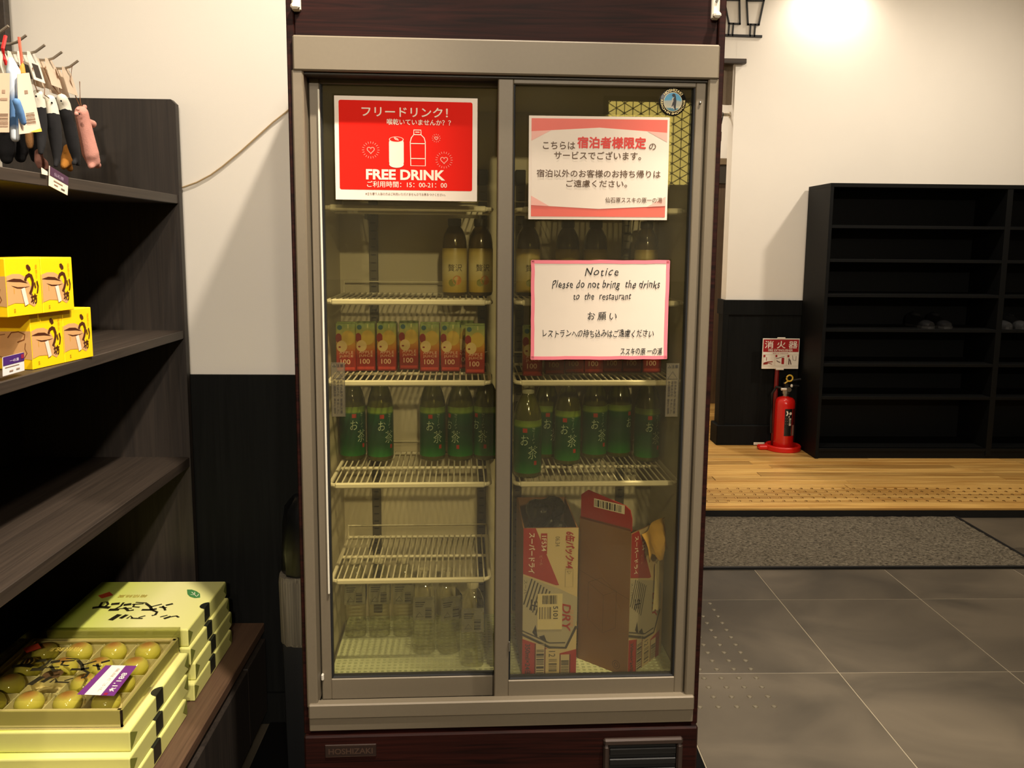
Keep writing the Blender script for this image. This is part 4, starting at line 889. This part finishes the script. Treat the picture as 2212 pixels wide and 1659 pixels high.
# soft toys
def blobs(name, label, cat, X, lst, mat, vox=.0035, parts=(), group=None):
    b = MB(); C = []
    for q in lst:
        px, py, r_ = q[:3]; dx = q[3] if len(q) > 3 else 0.
        p = atX(px, py, X+dx); rr_ = r_*(p-CAMP).dot(FWD)/F_PX; C.append((p, rr_))
    base = min(C, key=lambda q: q[0].z-q[1]); org = Vector((C[0][0].x, C[0][0].y, base[0].z-base[1]))
    for i, (p, rr_) in enumerate(C):
        b.ell(p-org, (rr_, rr_, rr_), 12)
        if i and not (len(lst[i]) > 4 and lst[i][4]): 
            a0, r0 = C[i-1]
            if (a0-p).length < 4*max(r0, rr_): b.tube([a0-org, p-org], r0*.97, 12, True, rr_*.97)
    o = b.build(name, mat, None, org, fix=False)
    m1 = o.modifiers.new('r', 'REMESH'); m1.mode = 'VOXEL'; m1.voxel_size = vox; m1.use_smooth_shade = True
    m2 = o.modifiers.new('s', 'SMOOTH'); m2.iterations = 4; m2.factor = .5
    tag(o, label, cat, group)
    for nm, px, py, r_, mt in parts:
        p = atX(px, py, X); dv = (CAMP-p).normalized(); rr_ = r_*(p-CAMP).dot(FWD)/F_PX
        MB().ell((0, 0, 0), (rr_, rr_, rr_), 10).build(nm, mt, o, p-org+dv*.027 if r_ < 4 else p-org, smooth=True)
    return o
def plushmat(name, col, bump=.6): return M(name, col, .9, noise=.12, nscale=60, bump=bump, bscale=700, spec=.2)
eye = M('toy_eye', (12, 10, 10), .2)
pig = blobs('plush_pig', 'pink plush pig keychain hanging beside the end panel', 'plush toy', -.945, [(176, 244, 15), (180, 262, 15), (185, 285, 16), (190, 308, 17), (195, 330, 18), (201, 347, 15), (197, 358, 8), (201, 347, 10, 0, 1), (211, 357, 8), (183, 231, 6, 0, 1), (168, 236, 5, .01, 1), (165, 246, 6, .02, 1), (190, 264, 9, 0, 1), (200, 268, 9), (200, 335, 8, 0, 1), (212, 337, 4)], plushmat('pig_pink', (240, 172, 156)), parts=[('eye', 171, 246, 2.2, eye)])
def bw(name, zsplit, px):
    z_ = zsplit
    return zramp(name, [(0, (24, 23, 25)), (.5, (236, 230, 212))], z_-.05, z_+.05, .9, const=True, noise=.01)
def toy_z(px, py, X): return atX(px, py, X).z
for nm, X, lst, split, lab, e_ in (
    ('toy_black_a', -.945, [(134, 214, 12), (139, 226, 13), (143, 246, 14), (149, 268, 14), (154, 292, 14), (159, 316, 13), (164, 338, 10), (168, 354, 6), (160, 352, 6, 0, 1)], (139, 233), 'long black plush animal with white head next to the pink pig', (132, 218)),
    ('toy_black_b', -.955, [(108, 216, 12), (111, 232, 14), (114, 252, 15), (117, 275, 15), (120, 300, 14), (122, 325, 11), (123, 345, 8), (120, 358, 5)], (111, 241), 'long black plush animal with white head between two others', (112, 222)),
    ('toy_black_c', -.965, [(82, 205, 12), (85, 222, 13), (87, 244, 13), (89, 268, 13), (90, 292, 11), (89, 315, 9), (88, 330, 6), (97, 316, 4), (98, 300, 3)], (85, 228), 'grey black plush animal with white head behind the price card', (78, 208))):
    o = blobs('plush_animal', lab, 'plush toy', X, lst, None, group='black and white plush animals')
    zs = toy_z(split[0], split[1], X)-o.location.z; o.data.materials.append(bw(nm, zs, 0))
    p = atX(e_[0], e_[1], X); MB().ell((0, 0, 0), (.0022, .0022, .0022), 8).build('eye', eye, o, p-o.location+(CAMP-p).normalized()*.018)
blobs('plush_animal', 'tan orange plush feet hanging behind the black plush animals', 'plush toy', -1.0, [(146, 320, 9), (145, 335, 11), (144, 347, 13), (137, 360, 7), (144, 347, 9, 0, 1), (151, 365, 7)], plushmat('toy_tan', (196, 132, 56)))
blobs('plush_animal', 'small brown plush leg hanging below the paper tags', 'plush toy', -.99, [(62, 270, 8), (63, 290, 9), (64, 305, 9), (65, 316, 7)], plushmat('toy_brown', (120, 84, 48)))
blobs('plush_animal', 'pinkish plush feet low beside the purple price card', 'plush toy', -1.02, [(84, 330, 9), (82, 348, 8), (86, 360, 6), (84, 340, 7, 0, 1), (96, 352, 8), (99, 362, 7)], plushmat('toy_rose', (150, 104, 90)))
for k, (px, py, r_) in enumerate(((10, 300, 22), (40, 298, 20), (72, 300, 16))):
    blobs('plush_animal', 'dark plush body in the shaded row behind the tags', 'plush toy', -1.06, [(px, py-60, r_*.8), (px, py-30, r_), (px+2, py, r_), (px+3, py+25, r_*.9), (px+4, py+42, r_*.6)], plushmat('toy_black', (20, 19, 20)), group='dark plush row')
blobs('plush_doll', 'pale blue and white fabric doll with blue arm on a red strap', 'plush toy', -.90, [(24, 131, 8), (29, 155, 15), (31, 185, 13), (32, 215, 12), (33, 250, 12), (33, 280, 11), (33, 298, 10), (36, 220, 9, .02, 1), (44, 243, 9, .02), (51, 265, 7, .02)], zramp('doll_blue', [(0, (222, 228, 232)), (.18, (205, 216, 226)), (.24, (80, 120, 170)), (.48, (88, 130, 178)), (.55, (196, 208, 222)), (1, (214, 224, 230))], 0, .2, .85, noise=.03))
blobs('plush_doll', 'orange tipped charm on an orange strap', 'charm', -.915, [(49, 138, 4), (48, 148, 7), (48, 158, 8)], plushmat('toy_orange', (232, 150, 70)))
# straps and loops
strap = M('strap_red', (206, 36, 34), .6); strap2 = M('strap_coral', (222, 110, 84), .6); lp = M('loop_brown', (140, 100, 66), .7)
tag(MB().tube([atX(x, y, -.915) for x, y in ((12, 78), (6, 105), (10, 128), (14, 140))], .0035, 6).build('red_strap', strap), 'red strap carrying the pale blue doll', 'strap')
tag(MB().tube([atX(x, y, -.925) for x, y in ((41, 80), (43, 100), (46, 122), (48, 142))], .003, 6).build('coral_strap', strap2), 'coral strap carrying the orange tipped charm', 'strap')
for k, (hx, hy, pts, lab) in enumerate((((0), 0, ((156, 140), (152, 175), (166, 215), (174, 232)), 'brown cord loop holding the pink pig'), (0, 0, ((172, 176), (173, 215), (176, 232)), 'brown cord beside the loop of the pink pig'), (0, 0, ((128, 172), (120, 150), (131, 205), (135, 212)), 'brown cord loop of the black plush next to the pig'), (0, 0, ((98, 144), (96, 205), (106, 212)), 'dark cord loop of the middle black plush'), (0, 0, ((70, 146), (74, 180), (82, 200)), 'dark cord loop of the grey black plush'), (0, 0, ((95, 146), (110, 180), (130, 206)), 'dark slanting cord between the header cards and plush toys'))):
    tag(MB().tube([atX(x, y, -.95) for x, y in pts], .0011, 5).build('cord_loop', lp), lab, 'cord')
# paper tags in front of the toys
def quad(name, label, cat, P4, mat, th=.001):
    P4 = [Vector(p) for p in P4]; n_ = (P4[1]-P4[0]).cross(P4[3]-P4[0]).normalized()
    o_ = min(P4, key=lambda p: p.z).copy()
    t = thing(name, label, cat, o_)
    b = MB(); b.add([p-o_ for p in P4]+[p-o_+n_*th for p in P4], [(0, 1, 2, 3), (7, 6, 5, 4), (0, 4, 5, 1), (1, 5, 6, 2), (2, 6, 7, 3), (3, 7, 4, 0)]); b.build('paper', mat, t)
    if n_.dot(CAMP-P4[0]) > 0: lift0, sg_ = th, 1
    else: lift0, sg_ = 0, -1
    W_, H_ = 1., 1.
    def fn(x, y, l): return (P4[0]*(1-x)*y+P4[1]*x*y+P4[2]*x*(1-y)+P4[3]*(1-x)*(1-y))-o_+n_*(lift0+sg_*l if sg_ > 0 else -l)
    return Sheet(t, 1, 1, fn)
tagm = M('tag_beige', (222, 200, 178), .6); tink = M('tag_ink', (150, 124, 102), .6)
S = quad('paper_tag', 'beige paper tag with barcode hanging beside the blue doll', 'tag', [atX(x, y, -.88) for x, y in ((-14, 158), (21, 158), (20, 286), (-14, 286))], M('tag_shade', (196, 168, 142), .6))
S.bars('barcode', .3, .68, .9, .92, tink, 12, False, .0006, 2); S.rect('print_line', .5, .28, .7, .34, tink, .0006); S.rect('print_line', .4, .42, .85, .46, tink, .0006)
S = quad('paper_tag', 'slanted beige paper tag with yellow lower edge in front of the plush toys', 'tag', [atX(x, y, -.885) for x, y in ((38, 160), (63, 157), (90, 284), (42, 290))], tagm)
S.bars('barcode', .35, .66, .80, .86, tink, 12, False, .0006, 3); S.rect('print_line', .4, .28, .62, .34, tink, .0006); S.poly('yellow_edge', [(.45, .985), (1, .94), (1, 1.0), (.7, 1.0)], M('tag_yellow', (236, 196, 80), .6), .0006)
S = quad('price_card', 'purple and white price card hanging from the upper shelf edge', 'price card', [atX(x, y, -.853) for x, y in ((107, 358), (148, 383), (146, 422), (106, 401))], M('price_white', (232, 214, 190), .6))
pur = M('price_purple', (72, 44, 66), .5)
S.rect('purple_band', .01, .01, .99, .46, pur, .0006); S.text('仙石原', .22, .20, .72, .38, M('price_letter', (160, 140, 160), .5), .001, .01); S.rect('print_line', .22, .60, .7, .66, tink, .0006); S.rect('print_line', .25, .78, .45, .84, tink, .0006); S.rect('print_line', .62, .80, .82, .88, M('tag_dark', (90, 74, 60), .6), .0006)
S = quad('small_tag', 'small white tag on the upper shelf edge beside the purple price card', 'tag', [atX(x, y, -.852) for x, y in ((90, 362), (103, 371), (103, 379), (91, 376))], M('price_white'))
S = quad('price_card', 'purple and white price card standing before the yellow boxes', 'price card', [atX(x, y, -.859) for x, y in ((6, 772), (51, 761), (53, 800), (7, 813))], M('price_white2', (226, 222, 220), .5))
pur2 = M('price_purple2', (70, 34, 110), .5); S.rect('purple_band', .0, .0, 1, .46, pur2, .0006); S.text('一の湯', .3, .20, .72, .36, M('price_letter2', (220, 205, 225), .5), .001, .012); S.rect('red_mark', .84, .08, .97, .3, M('price_red', (150, 30, 60), .5), .001); S.rect('print_line', .08, .56, .75, .60, tink, .0006); S.rect('print_line', .28, .78, .45, .86, tink, .0006); S.rect('print_line', .60, .76, .76, .84, tink, .0006)

# ------------------------------------------------------------------ yellow boxes on the middle shelf
yel = M('box_yellow', (250, 206, 14), .45, noise=.03); tan_ = M('box_tan', (206, 158, 104), .5); bro = M('box_brown', (74, 34, 14), .5); stw = M('box_sticker', (238, 216, 196), .5); bol = M('box_ochre', (206, 150, 20), .5); ln_ = M('box_line', (120, 66, 20), .5)
BW, BD, BH = .0985, .098, .1075
def ybox():
    t = thing('confectionery_box', 'x', 'box', (0, 0, 0), 0)
    MB().cbox(0, BW, 0, BD, 0, BH, .0012).build('body', yel, t)
    S = Sheet(t, BW, BH, lambda x, y, l: Vector((x, -l, y)))
    S.poly('tan_field', [(.01, .30), (.18, .265), (.38, .27), (.52, .32), (.62, .42), (.70, .52), (.72, .7), (.8, .82), (.74, .86), (.6, .80), (.4, .78), (.2, .765), (.01, .80)], tan_, .0005)
    S.poly('leaf_stroke', [(.0, .38), (.2, .345), (.4, .36), (.60, .44), (.4, .41), (.15, .395)], bro, .0009); S.poly('leaf_stroke', [(.12, .46), (.3, .495), (.5, .50), (.66, .49), (.45, .525), (.28, .515)], bro, .0009)
    S.poly('brush_dot', [(.57, .12), (.63, .11), (.69, .16), (.70, .21), (.64, .225), (.58, .17)], bro, .0011)
    S.strokes('lettering', [([(.53, .37), (.56, .32), (.64, .29), (.70, .31), (.74, .40), (.73, .48), (.69, .56), (.65, .61)], .0065), ([(.79, .44), (.80, .50), (.81, .52)], .003), ([(.86, .42), (.885, .50), (.87, .57), (.855, .61)], .0035)], bro, .0012)
    S.text('坊', .655, .63, .83, .80, bro, .0012, .03); S.poly('sticker', [(.385, .53), (.49, .51), (.57, .80), (.47, .83)], stw, .0016)
    S.text('箱根の', .83, .11, .89, .36, bol, .0008, .0, rot=-90); S.text('銘菓', .16, .86, .21, .93, ln_, .0008, rot=-90); S.strokes('print_line', [[(.2, .50), (.2, .60)]], bol, .0008, .0012)
    S2 = Sheet(t, BD, BH, lambda x, y, l: Vector((-l, BD-x, y)))
    S2.poly('tan_field', [(0, .32), (1, .30), (1, .82), (.6, .78), (.3, .80), (0, .84)], tan_, .0005)
    S2.strokes('drawing', [([(.52, .42), (.60, .33), (.75, .31), (.88, .36), (.86, .45), (.72, .50)], .0022), ([(.1, .66), (.18, .48), (.34, .38), (.46, .36)], .0014), ([(.10, .66), (.2, .74), (.4, .78)], .0012), ([(.88, .52), (.86, .62), (.90, .70), (.84, .78)], .0014)], ln_, .0009); S2.disc('drawing', .30, .55, .003, ln_, .0009)
    return t
yb = ybox(); RZ = R(90-7.0); d_ = Vector((math.cos(RZ), math.sin(RZ), 0)); GYB = 'yellow confectionery boxes on the middle shelf'
P0 = Vector((-.8765, 1.622, 1.2108)); dd = Vector((math.sin(RZ), -math.cos(RZ), 0))
yb.location = P0; yb.rotation_euler = (0, 0, RZ); yb['label'] = 'yellow confectionery box in the lower row beside the purple price card'; yb['group'] = GYB
dup(yb, P0+d_*(BW+.0012), RZ, 'yellow confectionery box at the far end of the lower row', GYB)
p2 = atX(90, 600, -.862); 
dup(yb, Vector((-.862, p2.y-.001, 1.2108+BH+.0006)), RZ, 'yellow confectionery box at the far end of the upper row', GYB)
dup(yb, Vector((-.862, p2.y-.001, 1.2108+BH+.0006))-d_*(BW+.0015), RZ, 'yellow confectionery box at the near end of the upper row', GYB)
dup(yb, P0-d_*(BW+.002)-dd*.10, RZ, 'yellow confectionery box set back behind the purple price card', GYB)

# ------------------------------------------------------------------ green boxes on the counter
grn = M('wrap_green', (210, 208, 124), .42, noise=.06, nscale=5); lid = zramp('lid_green', [(0, (176, 200, 60)), (.25, (214, 220, 110)), (.6, (236, 232, 160)), (1, (226, 224, 140))], 0, .36, .42, axis=0); sealm = M('seal_dark', (26, 28, 18), .5, noise=.3, nscale=60); fold = M('wrap_fold', (120, 124, 50), .5)
GBH = .0455; ZC = .325
def gbox(W_, D_, loc, rz, label, top=False, group='green gift boxes on the counter'):
    t = thing('gift_box', label, 'box', loc, rz, group)
    MB().cbox(0, W_, 0, D_, .0005, GBH-.0005, .003, seg=2).build('body', grn, t)
    MB().cbox(.003, W_-.003, .003, D_-.003, GBH-.004, GBH, .001).build('lid', lid, t)
    f_ = lambda x, y, l: Vector((W_+l, x, y))
    b = MB(); P_ = [(-.02, .008), (.02, .008), (.02, GBH)]+[(-.02, GBH)]
    b.add([Vector((W_+.0007, D_*.46+x, y)) for x, y in P_], [(0, 1, 2, 3)]); b.add([Vector((W_+.0007-.018*math.sin(k*math.pi/10), D_*.46+.02*math.cos(k*math.pi/10), GBH+.0008)) for k in range(11)], [tuple(range(11))]); b.build('seal', sealm, t, fix=False)
    Sx = Sheet(t, D_, GBH, lambda x, y, l: Vector((W_+l, x, y)))
    Sx.poly('fold_flap', [(.0, .02), (.10, .45), (.0, .92)], fold, .0008); Sx.poly('fold_flap', [(1, .02), (.92, .45), (1, .92)], fold, .0008)
    return t
far_l = Vector((-1.078, 1.974)); WG, DG = .346, .300
offs = [(.014, -.012, 0), (.012, .004, .4), (.006, -.004, -.3), (0, 0, 0)]
flab = ['green gift box at the bottom of the far stack', 'green gift box second from the bottom of the far stack', 'green gift box under the top one of the far stack', 'top green gift box of the far stack with leaf print']
for k, (ox, oy, a_) in enumerate(offs): tb_ = gbox(WG, DG, Vector((far_l.x+ox-.002, far_l.y+oy+.002, ZC+.0003+k*(GBH+.0004))), R(a_), flab[k])
ZTOP = ZC+.0003+3*(GBH+.0004)+GBH
brush = M('brush_ink', (34, 30, 12), .5); goldink = M('gold_ink', (190, 168, 70), .5); dred = M('diamond_red', (196, 70, 40), .5); leafg = M('leaf_green', (70, 130, 70), .5); veinw = M('leaf_vein', (220, 226, 190), .5)
org_ = tb_.location
def n2(X_, Y_):
    p = atZ(40+X_/4.809, 1250+Y_/4.809, ZTOP+.001); return ((p.x-org_.x)/WG, 1-(p.y-org_.y)/DG)
LN = [([(790, 300), (850, 292), (930, 298)], 14), ([(840, 290), (870, 245), (920, 240), (930, 265), (905, 285)], 7), ([(985, 262), (1028, 258)], 14), ([(1090, 250), (1060, 285), (1010, 310)], 6), ([(960, 322), (1025, 320)], 14), ([(1113, 270), (1152, 265)], 13), ([(1105, 300), (1140, 332), (1185, 325)], 8), ([(1060, 310), (1170, 305)], 5),
      ([(1190, 265), (1290, 260)], 6), ([(1205, 265), (1190, 290), (1250, 295)], 6), ([(1225, 245), (1325, 250)], 5), ([(1295, 322), (1370, 322), (1420, 315)], 10), ([(1330, 260), (1370, 290), (1385, 325)], 8), ([(1380, 290), (1480, 265)], 6), ([(1400, 330), (1440, 345), (1420, 375), (1395, 380)], 7), ([(1470, 295), (1530, 300)], 6), ([(1500, 285), (1525, 325)], 6), ([(1545, 272), (1590, 262)], 9),
      ([(970, 420), (1035, 380)], 15), ([(1070, 405), (1115, 380)], 11), ([(1130, 410), (1165, 385), (1180, 405)], 5), ([(1175, 410), (1280, 412)], 6), ([(1255, 400), (1310, 385)], 5), ([(1480, 395), (1540, 380)], 5), ([(1525, 410), (1570, 395)], 10), ([(1600, 392), (1640, 385), (1660, 398)], 6)]
NL = [([n2(*q) for q in pts], w_*.00095) for pts, w_ in LN]; DI = [n2(*q) for q in ((825, 175), (945, 135), (985, 170), (865, 205))]
def lid_print(S, lift=.0008):
    S.strokes('lettering', NL, brush, lift); S.poly('red_diamond', DI, dred, lift)
    a_, c2 = n2(1020, 195), n2(1350, 165); S.text('箱根銘菓', min(a_[0], c2[0]), min(a_[1], c2[1]), max(a_[0], c2[0]), max(a_[1], c2[1]), goldink, lift, rot=180)
S = Sheet(tb_, WG, DG, lambda x, y, l: Vector((x, y, GBH+l))); lid_print(S)
S.poly('leaf', [n2(*q) for q in ((1750, 112), (1800, 112), (1850, 130), (1885, 155), (1888, 195), (1830, 200), (1780, 185), (1755, 160))], leafg, .0008)
S.strokes('leaf_vein', [([n2(*q) for q in pts], .002) for pts in (((1800, 140), (1850, 185)), ((1830, 140), (1830, 165)), ((1790, 165), (1835, 170)), ((1870, 160), (1860, 180)))], veinw, .0012)
# near stack
WN, DN = .356, .335
noff = [(.010, -.05, 0), (.006, -.022, .3), (0, 0, 0)]; nlab = ['green gift box at the bottom of the near stack', 'green gift box in the middle of the near stack', 'green gift box directly under the clear sample box']
NX, NY = -1.083, 1.615
for k, (ox, oy, a_) in enumerate(noff): gbox(WN, DN, Vector((NX+ox, NY+oy, ZC+.0003+k*(GBH+.0004))), R(a_), nlab[k])
ZD = ZC+.0003+3*(GBH+.0004)
sx, sy, wS, dS = NX-.012, NY+.008, .350, .322
smp = thing('sample_box', 'clear-lidded sample box of grape sweets on the near green stack', 'box', Vector((sx, sy, ZD)))
bh = .040
MB().cbox(0, wS, 0, dS, 0, .006, .001).build('tray_floor', M('tray_cream', (232, 214, 160), .5), smp)
b = MB()
for q in ((0, wS, 0, .004), (0, wS, dS-.004, dS), (0, .004, 0, dS), (wS-.004, wS, 0, dS)): b.box(*q, .004, bh)
b.build('tray_wall', M('tray_wall', (226, 214, 138), .5, noise=.05), smp)
b = MB(); cxs, cys = (wS-.03)/4, (dS-.03)/4
for i in range(5): b.box(.014+cxs*i, .016+cxs*i, .01, dS-.01, .006, .030); b.box(.01, wS-.01, .014+cys*i, .016+cys*i, .006, .030)
b.build('cell_divider', M('cell_film', (228, 216, 166), .4), smp)
b = MB(); e_ = .012
for q in ((0.004, wS-.004, .004, e_), (0.004, wS-.004, dS-e_, dS-.004), (.004, e_, .004, dS-.004), (wS-e_, wS-.004, .004, dS-.004)): b.box(*q, bh-.004, bh-.001)
b.build('tray_rim', M('tray_cream'), smp)
lidm = clear('clear_lid', (244, 244, 232), .06, .03)
b = MB(); zl = .066
b.box(-.003, wS+.003, -.003, dS+.003, zl-.0008, zl)
for q in ((-.003, wS+.003, -.003, -.0022), (-.003, wS+.003, dS+.0022, dS+.003), (-.003, -.0022, -.0022, dS+.0022), (wS+.0022, wS+.003, -.0022, dS+.0022)): b.box(*q, .012, zl-.0008)
b.build('clear_lid', lidm, smp)
S = Sheet(smp, wS, dS, lambda x, y, l: Vector((x, y, zl+l))); lid_print(S, .0006)
q4 = [atZ(x, y, ZD+zl+.001) for x, y in ((228, 1437), (296, 1438), (246, 1503), (166, 1500))]; N4 = [((p.x-sx)/wS, 1-(p.y-sy)/dS) for p in q4]
def bil(u, v_): 
    a_ = [N4[0][i]*(1-u)*(1-v_)+N4[1][i]*u*(1-v_)+N4[2][i]*u*v_+N4[3][i]*(1-u)*v_ for i in (0, 1)]; return tuple(a_)
S.poly('price_label', [bil(0, 0), bil(1, 0), bil(1, 1), bil(0, 1)], M('label_purple', (110, 50, 120), .45), .0008); S.poly('price_label_white', [bil(.2, 0), bil(.64, 0), bil(.64, 1), bil(.2, 1)], wht, .0012)
v_, f_ = glyphs('¥1,188', .01); S.mesh('lettering', [bil(.72+.18*b_, .88-.62*a_) for a_, b_ in v_], f_, wht, .0014); S.poly('red_mark', [bil(.70, .92), bil(.80, .92), bil(.80, .99), bil(.70, .99)], M('price_red'), .0014)
v_, f_ = glyphs('ぶどう銘菓', 0); S.mesh('lettering', [bil(.46+.1*b_, .9-.8*a_) for a_, b_ in v_], f_, tink, .0014)
c_st = atZ(114, 1458, ZD+.052); 
swm = zramp('sweet_green', [(0, (176, 166, 50)), (.5, (214, 204, 84)), (.86, (220, 204, 104)), (.96, (196, 150, 84)), (1, (176, 120, 66))], 0, .046, .12); 
sw0 = None
for i in range(4):
    for j in range(4):
        x = .015+cxs*(i+.5); y_ = .015+cys*(j+.5); w_ = Vector((sx+x, sy+y_, ZD+.0062))
        if (Vector((w_.x, w_.y))-Vector((c_st.x, c_st.y))).length < .035:
            S.disc('round_sticker', (c_st.x-sx)/wS, 1-(c_st.y-sy)/dS, .021, M('sticker_brown', (112, 84, 66), .4), -.012); continue
        if sw0 is None:
            sw0 = MB().lathe([(.010, 0), (.022, .004), (.0285, .015), (.0295, .024), (.026, .034), (.018, .0415), (.008, .045), (.001, .046)], 20).build('grape_sweet', swm, None, w_, smooth=True); tag(sw0, 'round yellow-green grape sweet in a cell of the sample box', 'sweet', 'grape sweets in the sample box'); o = sw0
        else: o = obj('grape_sweet', sw0.data, None, None, w_); tag(o, sw0['label'], 'sweet', sw0['group'])
        o.rotation_euler = (0, 0, random.uniform(0, 6))
